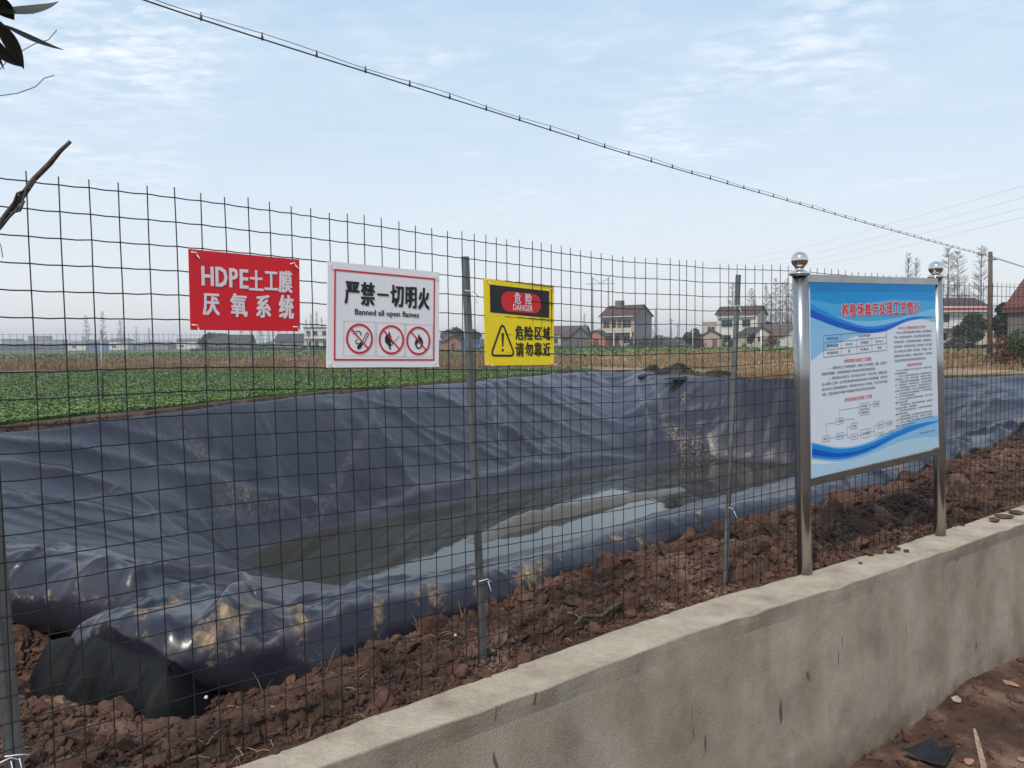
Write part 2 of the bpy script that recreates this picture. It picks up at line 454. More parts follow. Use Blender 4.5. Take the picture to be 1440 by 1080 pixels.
def wall_side(X, Y):
    """distance behind the far edge of the wall (positive = pond side)"""
    WMID = WFc + nrm_in * .045
    d, t = line_d(np.vstack([WMID[0] + (WMID[0] - WMID[8]) * 400, WMID[::6], WMID[-1], WMID[-1] + (WMID[-1] - WMID[-9]) * 3000]), X, Y)
    P = np.vstack([WMID[0] + (WMID[0] - WMID[8]) * 400, WMID[::6], WMID[-1], WMID[-1] + (WMID[-1] - WMID[-9]) * 3000,
                   [4000, -6000], [-6000, -6000]])
    return np.where(poly_sd(P, X, Y) > 0, -d, d)

def soil_h(X, Y, dr):
    z = SOIL_Z + .07 * fbm(X * 2.6, Y * 2.6, 61, 5) * (np.hypot(X, Y) < 12) + .006
    o = np.clip(-dr, 0, None)
    near = np.hypot(X, Y) < 12
    z = z + np.where(near, .05 * np.exp(-((o - .78) / .28) ** 2) * (1 + fbm(X * 1.4, Y * 1.4, 62, 2)), .09 * np.exp(-(o / .7) ** 2))
    z = z - np.where(near, .10 * np.exp(-(o / .36) ** 2), 0)
    # hollow below the sheet's loose corner
    z = z - .30 * np.exp(-(((X + 2.45) / .75) ** 2 + ((Y - 3.65) / .45) ** 2)) - .19 * np.exp(-(((X + 1.72) / .36) ** 2 + ((Y - 2.92) / .26) ** 2)) - .35 * np.exp(-(((X + 2.1) / .45) ** 2 + ((Y - 3.5) / .3) ** 2)) - .10 * np.exp(-(((X + 1.15) / .3) ** 2 + ((Y - 2.7) / .3) ** 2))
    return z

def terrain_h(X, Y):
    side = wall_side(X, Y)
    far = np.hypot(X, Y) > 60
    dr = np.where(far, -50.0, 0); m = ~far
    dr = dr.astype(float); dr[m] = poly_sd(RIM, X[m], Y[m])
    dw = np.full(X.shape, -50.0); dw[m] = poly_sd(WAT, X[m], Y[m])
    z = soil_h(X, Y, dr)
    g = m & (dr > -.9)
    if g.any():
        lh = liner_h(X[g], Y[g], dr[g], dw[g])
        low = lh - .05 - .02 * np.hypot(X[g], Y[g])
        ext = outer_ext(X[g], Y[g])
        zz_ = z[g]
        zz_ = np.where(dr[g] > -ext * .55, np.minimum(np.where(dr[g] > 0, low, zz_ - .3), zz_), zz_)
        z[g] = zz_
    z = np.where(far, SOIL_Z, z)
    yz = YARD_Z + .05 * fbm(X * 1.8, Y * 1.8, 71, 5) + .10 * np.exp(-((side + .25) / .3) ** 2) * (.5 + fbm(X * 1.5, Y * 1.5, 72, 2))
    yz = np.where(far, YARD_Z, yz)
    z = np.where(side < .16, np.minimum(z, WALL_TOP - .012 + .14 * np.clip(side - .02, 0, 1) + .012 * fbm(X * 9, Y * 9, 73, 2)), z)
    return np.where(side > 0, z, yz), side, dr

def polar_grid(az, rad):
    A, Rr = np.meshgrid(az, rad)
    X = Rr * np.sin(A); Y = Rr * np.cos(A)
    nr_, na = X.shape
    idx = np.arange(nr_ * na).reshape(nr_, na)
    f = np.stack([idx[:-1, :-1], idx[:-1, 1:], idx[1:, 1:], idx[1:, :-1]], -1).reshape(-1, 4)
    return X.ravel(), Y.ravel(), f

# ------------------------------------------------------------------ ground
az = np.r_[np.radians(np.linspace(-58, 58, 460)), np.radians(np.linspace(58, 302, 62))[1:]]
rad = np.r_[0.02, np.geomspace(.8, 60, 330), np.geomspace(60, 1500, 50)[1:]]
X, Y, F = polar_grid(az, rad)
Z, side, dr = terrain_h(X, Y)
cxm = X[F].mean(1); cym = Y[F].mean(1); sdm = side[F].mean(1); drm = dr[F].mean(1)
rr = np.hypot(cxm, cym); pxm = 720 + 1080 * cxm / np.maximum(cym, .1)
j = fbm(cxm * .25, cym * .25, 81, 3); j2 = fbm(cxm * .06, cym * .06, 82, 3)
mi = np.zeros(len(F), int)                                   # 0 soil
past = (sdm > 0) & (drm < 0) & (cym > 8)
leftside = cxm < 4.0 - (cym - 28) * .12 + j * 3
edge = -drm > 1.0 + j * 1.0
mi[past & leftside & edge] = 2                               # crop
mi[past & ~leftside & (-drm > .4)] = 4                       # dry grass
mi[past & leftside & (cym > 40 + j2 * 14)] = 3               # stubble
mi[past & (cym > 62 + j2 * 18) & (cxm < 18)] = 5
mi[past & (cym > 56 + j2 * 16) & (cxm >= 18)] = 5
mi[past & (cym > 102 + j2 * 30) & (cxm > 20)] = 6
mi[past & (cym > 190 + j2 * 40)] = 6
mi[(sdm > 0) & (cym <= 8) & (rr > 12)] = 4
mi[sdm <= 0] = 1
ground = npmesh('ground', np.c_[X, Y, Z], F, [M['soil'], M['yard_soil'], M['crop_soil'], M['stubble'], M['dry'], M['far_green'], M['far_land']], mi)
tag(ground, kind='structure')

# ------------------------------------------------------------------ pond liner
def liner_material():
    m = bpy.data.materials.new('liner'); m.use_nodes = True
    n, l = m.node_tree.nodes, m.node_tree.links
    b = n['Principled BSDF']
    t = n.new('ShaderNodeTexCoord')
    a = n.new('ShaderNodeAttribute'); a.attribute_name = 'mud'
    nz = n.new('ShaderNodeTexNoise'); nz.inputs['Scale'].default_value = 1.3; nz.inputs['Detail'].default_value = 8; l.new(t.outputs['Object'], nz.inputs['Vector'])
    r1 = n.new('ShaderNodeValToRGB'); l.new(nz.outputs[0], r1.inputs[0])
    e = r1.color_ramp.elements
    e[0].position = .35; e[0].color = (.012, .011, .021, 1); e[1].position = .72; e[1].color = (.025, .0225, .037, 1)
    # dusty mud marks
    n2 = n.new('ShaderNodeTexNoise'); n2.inputs['Scale'].default_value = 11; n2.inputs['Detail'].default_value = 12; n2.inputs['Roughness'].default_value = .75
    l.new(t.outputs['Object'], n2.inputs['Vector'])
    mx = n.new('ShaderNodeMath'); mx.operation = 'ADD'; l.new(a.outputs['Fac'], mx.inputs[0])
    m2 = n.new('ShaderNodeMath'); m2.operation = 'MULTIPLY_ADD'; l.new(n2.outputs[0], m2.inputs[0]); m2.inputs[1].default_value = 2.6; m2.inputs[2].default_value = -1.62
    l.new(m2.outputs[0], mx.inputs[1])
    mr = n.new('ShaderNodeMapRange'); l.new(mx.outputs[0], mr.inputs[0]); mr.inputs[1].default_value = .26; mr.inputs[2].default_value = .92
    mr.interpolation_type = 'SMOOTHSTEP'
    r2 = n.new('ShaderNodeValToRGB'); l.new(n2.outputs[0], r2.inputs[0])
    e = r2.color_ramp.elements
    e[0].position = .35; e[0].color = (.16, .09, .05, 1); e[1].position = .7; e[1].color = (.36, .27, .17, 1)
    dm = n.new('ShaderNodeMapping'); dm.inputs['Rotation'].default_value = (0, 0, -.75); dm.inputs['Scale'].default_value = (.35, 3.2, .5); l.new(t.outputs['Object'], dm.inputs[0])  # pale stretched streaks paint a dusty sheen along the folds into the colour
    dn = n.new('ShaderNodeTexNoise'); dn.inputs['Scale'].default_value = 1.6; dn.inputs['Detail'].default_value = 9; dn.inputs['Roughness'].default_value = .7; dn.inputs['Distortion'].default_value = .3; l.new(dm.outputs[0], dn.inputs['Vector'])
    dr_ = n.new('ShaderNodeMapRange'); l.new(dn.outputs[0], dr_.inputs[0]); dr_.inputs[1].default_value = .50; dr_.inputs[2].default_value = .78; dr_.inputs[4].default_value = .30
    dc = n.new('ShaderNodeMix'); dc.data_type = 'RGBA'; l.new(dr_.outputs[0], dc.inputs[0]); l.new(r1.outputs[0], dc.inputs[6]); dc.inputs[7].default_value = (.10, .09, .10, 1)
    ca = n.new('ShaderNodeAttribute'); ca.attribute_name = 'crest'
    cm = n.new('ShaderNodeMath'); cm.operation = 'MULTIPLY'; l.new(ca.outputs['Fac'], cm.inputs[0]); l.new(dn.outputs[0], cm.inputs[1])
    cc = n.new('ShaderNodeMix'); cc.data_type = 'RGBA'; l.new(cm.outputs[0], cc.inputs[0]); l.new(dc.outputs[2], cc.inputs[6]); cc.inputs[7].default_value = (.15, .14, .16, 1)  # pale lines: highlights painted on the fold crests, plus the seam edges
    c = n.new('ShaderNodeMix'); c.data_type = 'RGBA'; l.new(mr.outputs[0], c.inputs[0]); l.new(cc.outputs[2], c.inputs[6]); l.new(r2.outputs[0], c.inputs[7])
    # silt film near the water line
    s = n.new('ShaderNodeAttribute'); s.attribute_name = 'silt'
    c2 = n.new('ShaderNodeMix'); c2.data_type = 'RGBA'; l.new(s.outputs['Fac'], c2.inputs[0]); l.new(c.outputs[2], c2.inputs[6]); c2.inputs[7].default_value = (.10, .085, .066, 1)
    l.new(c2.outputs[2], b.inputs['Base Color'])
    rg = n.new('ShaderNodeMapRange'); l.new(nz.outputs[0], rg.inputs[0]); rg.inputs[1].default_value = .3; rg.inputs[2].default_value = .7
    rg.inputs[3].default_value = .24; rg.inputs[4].default_value = .40
    ra = n.new('ShaderNodeMath'); ra.operation = 'MULTIPLY_ADD'; l.new(mr.outputs[0], ra.inputs[0]); ra.inputs[1].default_value = .5; l.new(rg.outputs[0], ra.inputs[2])
    l.new(ra.outputs[0], b.inputs['Roughness'])
    bp = n.new('ShaderNodeBump'); bp.inputs['Strength'].default_value = .5; bp.inputs['Distance'].default_value = .012
    n3 = n.new('ShaderNodeTexNoise'); n3.inputs['Scale'].default_value = 5; n3.inputs['Detail'].default_value = 5; n3.inputs['Distortion'].default_value = .8
    l.new(t.outputs['Object'], n3.inputs['Vector']); 
    ad = n.new('ShaderNodeMath'); ad.operation = 'MULTIPLY_ADD'; l.new(mr.outputs[0], ad.inputs[0]); ad.inputs[1].default_value = .5; l.new(n3.outputs[0], ad.inputs[2])
    l.new(ad.outputs[0], bp.inputs['Height']); l.new(bp.outputs[0], b.inputs['Normal'])
    b.inputs['Specular IOR Level'].default_value = .5
    return m
M['liner'] = liner_material()
X, Y, F = polar_grid(np.radians(np.linspace(-60, 52, 640)), np.geomspace(2.1, 46, 620))
dr = poly_sd(RIM, X, Y); dw = poly_sd(WAT, X, Y)
ext = outer_ext(X, Y)
keep = dr > -tube_r(X, Y) * 2.75
fk = keep[F].any(1)
Zl = liner_h(X, Y, dr, dw)
# buried hem: the last strip dips under the soil
mud = np.zeros(X.shape)
SPL = [(248, 858, .035, 1), (238, 866, .035, 1), (228, 876, .035, 1), (218, 884, .03, 1), (208, 892, .03, .95), (262, 868, .025, .9), (268, 878, .03, 1),
       (284, 916, .022, 1), (298, 922, .025, 1), (315, 915, .025, 1), (332, 906, .025, 1), (350, 898, .03, 1), (366, 890, .03, 1), (385, 885, .035, 1), (405, 880, .035, 1), (424, 876, .03, .95), (395, 905, .03, .9), (420, 902, .03, 1),
       (588, 852, .025, 1), (613, 846, .028, 1), (535, 885, .022, 1), (672, 838, .02, .9), (735, 812, .04, .9), (748, 806, .04, 1), (765, 800, .05, .9), (725, 820, .04, .8), (790, 783, .04, .85),
       (830, 768, .05, .75), (870, 752, .08, .85), (900, 757, .07, .85), (950, 735, .07, .75), (980, 722, .07, .75), (820, 757, .06, .7), (1350, 612, .22, .85), (1375, 604, .2, .8), (1320, 618, .2, .7), (1260, 655, .2, .8),
       (960, 628, .35, .8), (945, 612, .3, .8), (935, 598, .25, .7), (940, 580, .2, .65), (962, 562, .25, .85), (978, 632, .3, .75), (1000, 640, .3, .7), (255, 600, .25, .6), (270, 612, .22, .6), (275, 640, .18, .7), (285, 646, .18, .7),
       (300, 690, .12, .6), (330, 707, .18, .8), (350, 709, .15, .8), (310, 704, .15, .7), (108, 806, .03, .9), (150, 862, .02, .9), (60, 838, .02, .8)]
pts = pick([(a, b) for a, b, _, _ in SPL])
for (a, b, r_, s_), p in zip(SPL, pts):
    if math.hypot(p[0], p[1]) < 4.2: r_ = r_ * 1.7
    # wiped along the direction of view, since the sheet is seen at a grazing angle
    az_ = math.atan2(p[0], p[1]); dx = X - p[0]; dy = Y - p[1]
    al = dx * math.sin(az_) + dy * math.cos(az_); ac = dx * math.cos(az_) - dy * math.sin(az_)
    mud = np.maximum(mud, s_ * np.exp(-((al / (r_ * 2.6)) ** 2 + (ac / (r_ * 1.3)) ** 2)))
mud = np.maximum(mud * 1.0, .62 * np.exp(-np.abs(dr + ext * 1.3) / .06) * (np.hypot(X, Y) < 12))
mud = mud + .12 * np.clip(fbm(X * .5, Y * .5, 91, 3), -.2, 1)
silt = np.clip(.8 * sstep(.30, .05, Zl - WATER_Z), 0, 1)
hd, _ = line_d(hump[0], X, Y)
silt = np.where(hd < 1.0, np.maximum(silt * .15, .95 * sstep(1.0, .7, hd)), silt * .15)
Xo, Yo = X.copy(), Y.copy()
# wrap the outer strip round the roll (an undercut where it meets the soil)
e_ = .01
gx = (poly_sd(RIM, X + e_, Y) - poly_sd(RIM, X - e_, Y)) / (2 * e_); gy = (poly_sd(RIM, X, Y + e_) - poly_sd(RIM, X, Y - e_)) / (2 * e_)
o_ = np.clip(-dr, 0, None); trr = tube_r(X, Y)
back = np.where(dr < 0, o_ - trr * np.sin(np.minimum(o_ / trr, 2.9)), 0)
X = X + gx * back; Y = Y + gy * back
used = np.unique(F[fk]); remap = -np.ones(len(X), int); remap[used] = np.arange(len(used))
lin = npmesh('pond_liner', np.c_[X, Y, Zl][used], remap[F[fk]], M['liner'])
crest = np.zeros(Xo.shape)  # strength of the highlight lines painted along the folds
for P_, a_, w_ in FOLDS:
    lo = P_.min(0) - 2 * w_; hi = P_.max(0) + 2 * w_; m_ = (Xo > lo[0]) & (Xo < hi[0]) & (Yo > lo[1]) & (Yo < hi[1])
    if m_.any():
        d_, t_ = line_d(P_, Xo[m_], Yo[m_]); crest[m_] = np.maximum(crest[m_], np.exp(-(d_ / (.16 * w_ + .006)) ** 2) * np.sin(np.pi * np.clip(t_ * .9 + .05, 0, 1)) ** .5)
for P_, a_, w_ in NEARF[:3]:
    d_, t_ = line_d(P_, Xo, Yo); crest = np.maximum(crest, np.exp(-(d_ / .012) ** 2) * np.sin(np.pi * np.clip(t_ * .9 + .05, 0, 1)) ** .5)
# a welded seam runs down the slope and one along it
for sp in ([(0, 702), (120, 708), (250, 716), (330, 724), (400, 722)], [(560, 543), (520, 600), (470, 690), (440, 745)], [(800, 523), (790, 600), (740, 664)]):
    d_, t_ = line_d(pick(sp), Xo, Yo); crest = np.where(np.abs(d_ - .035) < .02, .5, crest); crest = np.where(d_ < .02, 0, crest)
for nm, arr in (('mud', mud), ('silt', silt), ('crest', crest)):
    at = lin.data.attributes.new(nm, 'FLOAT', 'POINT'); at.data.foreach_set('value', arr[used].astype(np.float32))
tag(lin, 'wrinkled black plastic liner draped over the banks of the slurry pond', 'pond liner')

# the loose flap hanging from the corner, coloured as if in deep shade
tp_ = smooth(resample(near_px_line([(40, 872), (80, 878), (112, 888), (150, 905), (195, 928), (228, 942), (256, 934), (280, 915)], .93), .015), 30)
M['liner_shaded'] = mat('liner_shaded', (.004, .004, .005), .62, var=.5, scale=6, spec=.18)  # near-black colour paints in the shade on the hanging face
tg = np.gradient(tp_, axis=0); tg /= np.linalg.norm(tg, axis=1)[:, None]; no_ = np.c_[tg[:, 1], -tg[:, 0]]
Vf = []; nk = 14
for i_, q_ in enumerate(tp_):
    for k_ in range(nk):
        f_ = k_ / (nk - 1); wv = (.020 + .035 * f_) * float(fbm(np.array(i_ * .11), np.array(f_ * .9), 120, 3)) * 1.6
        pp_ = q_ + no_[i_] * (.12 * f_ - .09 * (1 - f_) ** 3 + wv * 1.5); Vf.append((pp_[0], pp_[1], .935 - .12 * max(0, 1 - i_ / (.25 * len(tp_))) - .34 * f_ + .02 * float(vnoise(np.array(i_ * .07), np.array(2.), 121)) - (.02 if k_ == 0 else 0)))
ii = np.arange(len(tp_) * nk).reshape(len(tp_), nk)
npmesh('flap', np.array(Vf), np.stack([ii[:-1, :-1], ii[1:, :-1], ii[1:, 1:], ii[:-1, 1:]], -1).reshape(-1, 4), M['liner_shaded'], parent=lin)

# water
def water_material():
    m = bpy.data.materials.new('murky_water'); m.use_nodes = True
    n, l = m.node_tree.nodes, m.node_tree.links
    b = n['Principled BSDF']
    b.inputs['Base Color'].default_value = (.030, .027, .018, 1); b.inputs['Roughness'].default_value = .03
    b.inputs['IOR'].default_value = 1.48; b.inputs['Specular IOR Level'].default_value = .5
    t = n.new('ShaderNodeTexCoord'); z = n.new('ShaderNodeTexNoise'); z.inputs['Scale'].default_value = 3.0; z.inputs['Detail'].default_value = 4
    l.new(t.outputs['Object'], z.inputs['Vector'])
    bp = n.new('ShaderNodeBump'); bp.inputs['Strength'].default_value = .06; bp.inputs['Distance'].default_value = .02
    l.new(z.outputs[0], bp.inputs['Height']); l.new(bp.outputs[0], b.inputs['Normal'])
    return m
M['water'] = water_material()
WP = WAT.mean(0) + (WAT - WAT.mean(0)) * 1.08
mb = MB(); mb.quad([(p[0], p[1], WATER_Z) for p in WP])
tag(mb.build('water', M['water']), kind='structure')

# ------------------------------------------------------------------ rock clods (helper) and loose soil
ICO_V = None
def ico(sub=1):
    import bmesh
    bm = bmesh.new(); bmesh.ops.create_icosphere(bm, subdivisions=sub, radius=1)
    v = np.array([p.co[:] for p in bm.verts]); f = np.array([[q.index for q in p.verts] for p in bm.faces]); bm.free()
    return v, f
IV1, IF1 = ico(1); IV2, IF2 = ico(2); IV3, IF3 = ico(3)
def clod_shape(IV, seed):
    r_ = np.random.default_rng(seed)
    v = IV.copy()
    for _ in range(7):                                       # chip it with random planes
        nn = r_.normal(size=3); nn /= np.linalg.norm(nn); c = r_.uniform(.55, .92)
        d = v @ nn; v = v - np.outer(np.clip(d - c, 0, None), nn)
    v *= 1 + r_.normal(0, .035, (len(v), 1)) + .16 * np.sin(v @ r_.normal(size=(3, 1)) * 4 + r_.uniform(0, 6))
    v *= r_.uniform(.7, 1.25, 3) * np.array([1, 1, .75])
    return v
SH1 = [clod_shape(IV1, 100 + i) for i in range(24)]; SH2 = [clod_shape(IV2, 200 + i) for i in range(16)]; SH3 = [clod_shape(IV3, 230 + i) for i in range(14)]
def scatter(name, pos, size, shapes, faces, m, sink=.25, smooth=False):
    n = len(pos); V = []; Fc = []; k = 0
    sid = rng.integers(0, len(shapes), n); an = rng.uniform(0, 6.283, n); ti = rng.normal(0, .35, (n, 2))
    for i in range(n):
        v = shapes[sid[i]] * size[i]; c, s_ = math.cos(an[i]), math.sin(an[i])
        v = np.c_[v[:, 0] * c - v[:, 1] * s_, v[:, 0] * s_ + v[:, 1] * c, v[:, 2] + ti[i, 0] * v[:, 0] + ti[i, 1] * v[:, 1]]
        V.append(v + np.array([pos[i][0], pos[i][1], pos[i][2] + size[i] * sink])); Fc.append(faces + k); k += len(v)
    return npmesh(name, np.vstack(V), np.vstack(Fc), m, smooth=smooth)
def soil_points(n, lo=.05, size=None):
    """points between the fence and the liner, denser near the camera"""
    out = []
    while len(out) < n:
        a = np.radians(rng.uniform(-42, 40, 20000)); r_ = np.exp(rng.uniform(math.log(1.9), math.log(14), 20000))
        x, y = r_ * np.sin(a), r_ * np.cos(a)
        z, s_, d = terrain_h(x, y)
        e = outer_ext(x, y)
        ok = (s_ > .01 + lo) & (d < -e + .03)
        out += list(zip(x[ok], y[ok], z[ok], (-d - e)[ok]))
    return np.array(out[:n])
P = soil_points(42000)
sz = np.exp(rng.normal(math.log(.0072), .5, len(P))) * np.clip(np.hypot(P[:, 0], P[:, 1]) / 4, .75, 1.8)
o = scatter('soil_crumbs', P, np.clip(sz, .004, .04), SH1, IF1, M['clod'])
tag(o, 'fine reddish brown crumbs of soil between fence and pond', 'soil crumbs', kind='stuff')
P = soil_points(2600, .03)
heap = np.exp(-np.abs(P[:, 3] - .2) / .35)
sz = np.exp(rng.normal(math.log(.017), .45, len(P))) * (1 + .35 * heap) * np.clip(np.hypot(P[:, 0], P[:, 1]) / 4, .75, 1.5)
o = scatter('soil_clods', P, np.clip(sz, .01, .06), SH2, IF2, M['clod'])
tag(o, 'loose reddish brown clods of soil between fence and pond', 'soil clods', kind='stuff')
P = soil_points(280, .10)
sz = np.clip(np.exp(rng.normal(math.log(.040), .42, len(P))), .02, .085) * np.clip(np.hypot(P[:, 0], P[:, 1]) / 4.2, .75, 1.4)
o = scatter('soil_lumps', P, sz, SH3, IF3, M['clod'], .1)
tag(o, 'larger broken lumps of red soil heaped along the liner edge', 'soil lumps', kind='stuff')

# ------------------------------------------------------------------ concrete wall
def wall_material():
    m = mat('concrete', (.30, .28, .24), .9, var=[(.19, .158, .118), (.285, .245, .19), (.36, .315, .25)], scale=3.0, bump=.3, bscale=110, detail=9)
    n, l = m.node_tree.nodes, m.node_tree.links
    b = n['Principled BSDF']; src = b.inputs['Base Color'].links[0].from_socket
    t = n.new('ShaderNodeTexCoord')
    # run-off streaks, drawn out along the vertical
    mp = n.new('ShaderNodeMapping'); mp.inputs['Scale'].default_value = (2.6, 2.6, .22); l.new(t.outputs['Object'], mp.inputs[0])
    s1 = n.new('ShaderNodeTexNoise'); s1.inputs['Scale'].default_value = 1.5; s1.inputs['Detail'].default_value = 5; l.new(mp.outputs[0], s1.inputs['Vector'])
    r = n.new('ShaderNodeMapRange'); l.new(s1.outputs[0], r.inputs[0]); r.inputs[1].default_value = .48; r.inputs[2].default_value = .72; r.inputs[4].default_value = .5
    c = n.new('ShaderNodeMix'); c.data_type = 'RGBA'; l.new(r.outputs[0], c.inputs[0]); l.new(src, c.inputs[6]); c.inputs[7].default_value = (.23, .15, .095, 1)
    # thin dark cracks and chips running down
    mp2 = n.new('ShaderNodeMapping'); mp2.inputs['Scale'].default_value = (22, 22, 3.2); l.new(t.outputs['Object'], mp2.inputs[0])
    s2 = n.new('ShaderNodeTexNoise'); s2.inputs['Scale'].default_value = 1.0; s2.inputs['Detail'].default_value = 2; s2.inputs['Distortion'].default_value = .4; l.new(mp2.outputs[0], s2.inputs['Vector'])
    r2 = n.new('ShaderNodeMapRange'); l.new(s2.outputs[0], r2.inputs[0]); r2.inputs[1].default_value = .700; r2.inputs[2].default_value = .735; r2.inputs[4].default_value = .8
    c2 = n.new('ShaderNodeMix'); c2.data_type = 'RGBA'; l.new(r2.outputs[0], c2.inputs[0]); l.new(c.outputs[2], c2.inputs[6]); c2.inputs[7].default_value = (.05, .038, .03, 1)
    # fine speckle
    s3 = n.new('ShaderNodeTexNoise'); s3.inputs['Scale'].default_value = 130; s3.inputs['Detail'].default_value = 3; l.new(t.outputs['Object'], s3.inputs['Vector'])
    r3 = n.new('ShaderNodeMapRange'); l.new(s3.outputs[0], r3.inputs[0]); r3.inputs[1].default_value = .25; r3.inputs[2].default_value = .75; r3.inputs[3].default_value = .84; r3.inputs[4].default_value = 1.14
    c3 = n.new('ShaderNodeVectorMath'); c3.operation = 'SCALE'; l.new(c2.outputs[2], c3.inputs[0]); l.new(r3.outputs[0], c3.inputs[3])
    # splashed earth along the foot and under the lip
    sp = n.new('ShaderNodeSeparateXYZ'); l.new(t.outputs['Object'], sp.inputs[0])
    lo_ = n.new('ShaderNodeMapRange'); l.new(sp.outputs[2], lo_.inputs[0]); lo_.inputs[1].default_value = .30; lo_.inputs[2].default_value = -.02
    hi_ = n.new('ShaderNodeMapRange'); l.new(sp.outputs[2], hi_.inputs[0]); hi_.inputs[1].default_value = .74; hi_.inputs[2].default_value = .90; hi_.inputs[4].default_value = .55
    mxx = n.new('ShaderNodeMath'); mxx.operation = 'MAXIMUM'; l.new(lo_.outputs[0], mxx.inputs[0]); l.new(hi_.outputs[0], mxx.inputs[1])
    s4 = n.new('ShaderNodeTexNoise'); s4.inputs['Scale'].default_value = 9; s4.inputs['Detail'].default_value = 9; l.new(t.outputs['Object'], s4.inputs['Vector'])
    ml = n.new('ShaderNodeMath'); ml.operation = 'MULTIPLY'; l.new(mxx.outputs[0], ml.inputs[0]); l.new(s4.outputs[0], ml.inputs[1])
    mq = n.new('ShaderNodeMapRange'); l.new(ml.outputs[0], mq.inputs[0]); mq.inputs[1].default_value = .18; mq.inputs[2].default_value = .5; mq.inputs[4].default_value = .8
    c4 = n.new('ShaderNodeMix'); c4.data_type = 'RGBA'; l.new(mq.outputs[0], c4.inputs[0]); l.new(c3.outputs[0], c4.inputs[6]); c4.inputs[7].default_value = (.13, .085, .06, 1)
    l.new(c4.outputs[2], b.inputs['Base Color'])
    # small pits
    vo = n.new('ShaderNodeTexVoronoi'); vo.inputs['Scale'].default_value = 19; l.new(t.outputs['Object'], vo.inputs['Vector'])
    pr = n.new('ShaderNodeMapRange'); l.new(vo.outputs['Distance'], pr.inputs[0]); pr.inputs[1].default_value = .04; pr.inputs[2].default_value = .14
    ob = b.inputs['Normal'].links[0].from_node
    bb = n.new('ShaderNodeBump'); bb.inputs['Strength'].default_value = .22; bb.inputs['Distance'].default_value = .004
    l.new(pr.outputs[0], bb.inputs['Height']); l.new(ob.outputs[0], bb.inputs['Normal']); l.new(bb.outputs[0], b.inputs['Normal'])
    return m
M['concrete'] = wall_material()
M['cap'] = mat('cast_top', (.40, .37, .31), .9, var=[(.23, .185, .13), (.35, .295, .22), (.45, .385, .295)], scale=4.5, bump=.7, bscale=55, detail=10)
fineF = resample(WFc, .03); tt = np.gradient(fineF, axis=0); tt /= np.linalg.norm(tt, axis=1)[:, None]
ni = np.c_[tt[:, 1], -tt[:, 0]]
s_arc = np.arange(len(fineF)) * .03
th = np.interp(s_arc, np.linspace(0, s_arc[-1], len(thick)), thick)
V = []; nprof = 12
for i in range(len(fineF)):
    s_ = s_arc[i]
    e1 = .012 * float(vnoise(np.array(s_ * 9.), np.array(1.), 5)) + .016 * float(vnoise(np.array(s_ * 2.3), np.array(3.), 6))
    e2 = .014 * float(vnoise(np.array(s_ * 7.), np.array(2.), 7)) + .010 * float(vnoise(np.array(s_ * 25), np.array(2.), 8))
    zt = WALL_TOP + .012 * float(vnoise(np.array(s_ * 1.1), np.array(9.), 9))
    w = th[i]
    for off, z in ((0, -.3), (0, .5), (e2, zt - .02), (e2 + .012, zt), (w * .3, zt + .004 * float(vnoise(np.array(s_ * 6), np.array(4.), 3))), (w * .65, zt + .005 * float(vnoise(np.array(s_ * 5), np.array(5.), 3))),
                   (w + e1 - .004, zt - .001), (w + e1, zt - .005), (w + .6 * e1, zt - .035), (w - .003, zt - .08), (w + .02, .4), (w + .05, -.3)):
        p = fineF[i] + ni[i] * off; V.append((p[0], p[1], z))
V = np.array(V); k = len(fineF)
ii = np.arange(k - 1)[:, None]; jj = np.arange(nprof - 1)[None]
a = ii * nprof + jj
Fw = np.stack([a, a + nprof, a + nprof + 1, a + 1], -1).reshape(-1, 4)
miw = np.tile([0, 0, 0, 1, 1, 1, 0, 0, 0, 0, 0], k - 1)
wall = npmesh('concrete_wall', V, Fw, [M['concrete'], M['cap']], miw, smooth=False)
tag(wall, 'low weathered concrete wall below the wire fence, with brown run-off streaks', 'wall')

# ------------------------------------------------------------------ wire fence
M['wire'] = mat('wire', (.006, .009, .009), .5)
M['galv'] = mat('galvanised', (.20, .21, .21), .42, .75, var=.3, scale=9, bump=.2, bscale=40, stretch=(1, 1, .3))
M['tie'] = mat('white_tie', (.78, .78, .76), .5)
TOPX = np.array([-900, -500, -200, 0, 38, 83, 127, 168, 208, 247, 282, 318, 360, 411, 463, 536, 600, 683, 815, 877, 955, 990, 1117, 1220, 1340, 1440, 1700])
TOPY = np.array([120, 180, 222, 250, 254.7, 260, 264, 269, 273, 277.7, 282, 287, 293, 300, 308, 318, 329, 341, 360, 368, 373, 377, 381, 390, 401, 404, 409])
def topz(x): return fencehit(x, float(np.interp(x, TOPX, TOPY)))
cols = [38, 84, 127, 168, 208, 247, 283, 317, 350, 380, 410, 437, 464, 489, 513, 537, 561, 584, 607, 629, 649, 666, 682, 697, 712, 730, 748, 760, 774, 788, 801, 815, 830, 844, 860, 875, 892, 907, 923, 942, 955, 965, 977, 988]
def arc_px(x0, step, sgn, stop):
    out = []; p = topz(x0)[:2]
    f_ = FENCE[_ok] if True else None
    seg = np.linalg.norm(np.diff(FENCE, axis=0), axis=1); S = np.r_[0, np.cumsum(seg)]
    s0 = S[np.argmin(((FENCE - p) ** 2).sum(1))]
    while True:
        s0 += sgn * step * random.uniform(.88, 1.12)
        if s0 <= 0 or s0 >= S[-1]: break
        q = np.array([np.interp(s0, S, FENCE[:, 0]), np.interp(s0, S, FENCE[:, 1])])
        if stop(q): break
        out.append(q)
    return out
colP = [topz(x)[:2] for x in cols]
left_cols = arc_px(38, .062, -1, lambda q: q[1] < 1.0 or q[0] < -2.2)[::-1]
right_cols = arc_px(988, .066, 1, lambda q: q[0] > 6.3)
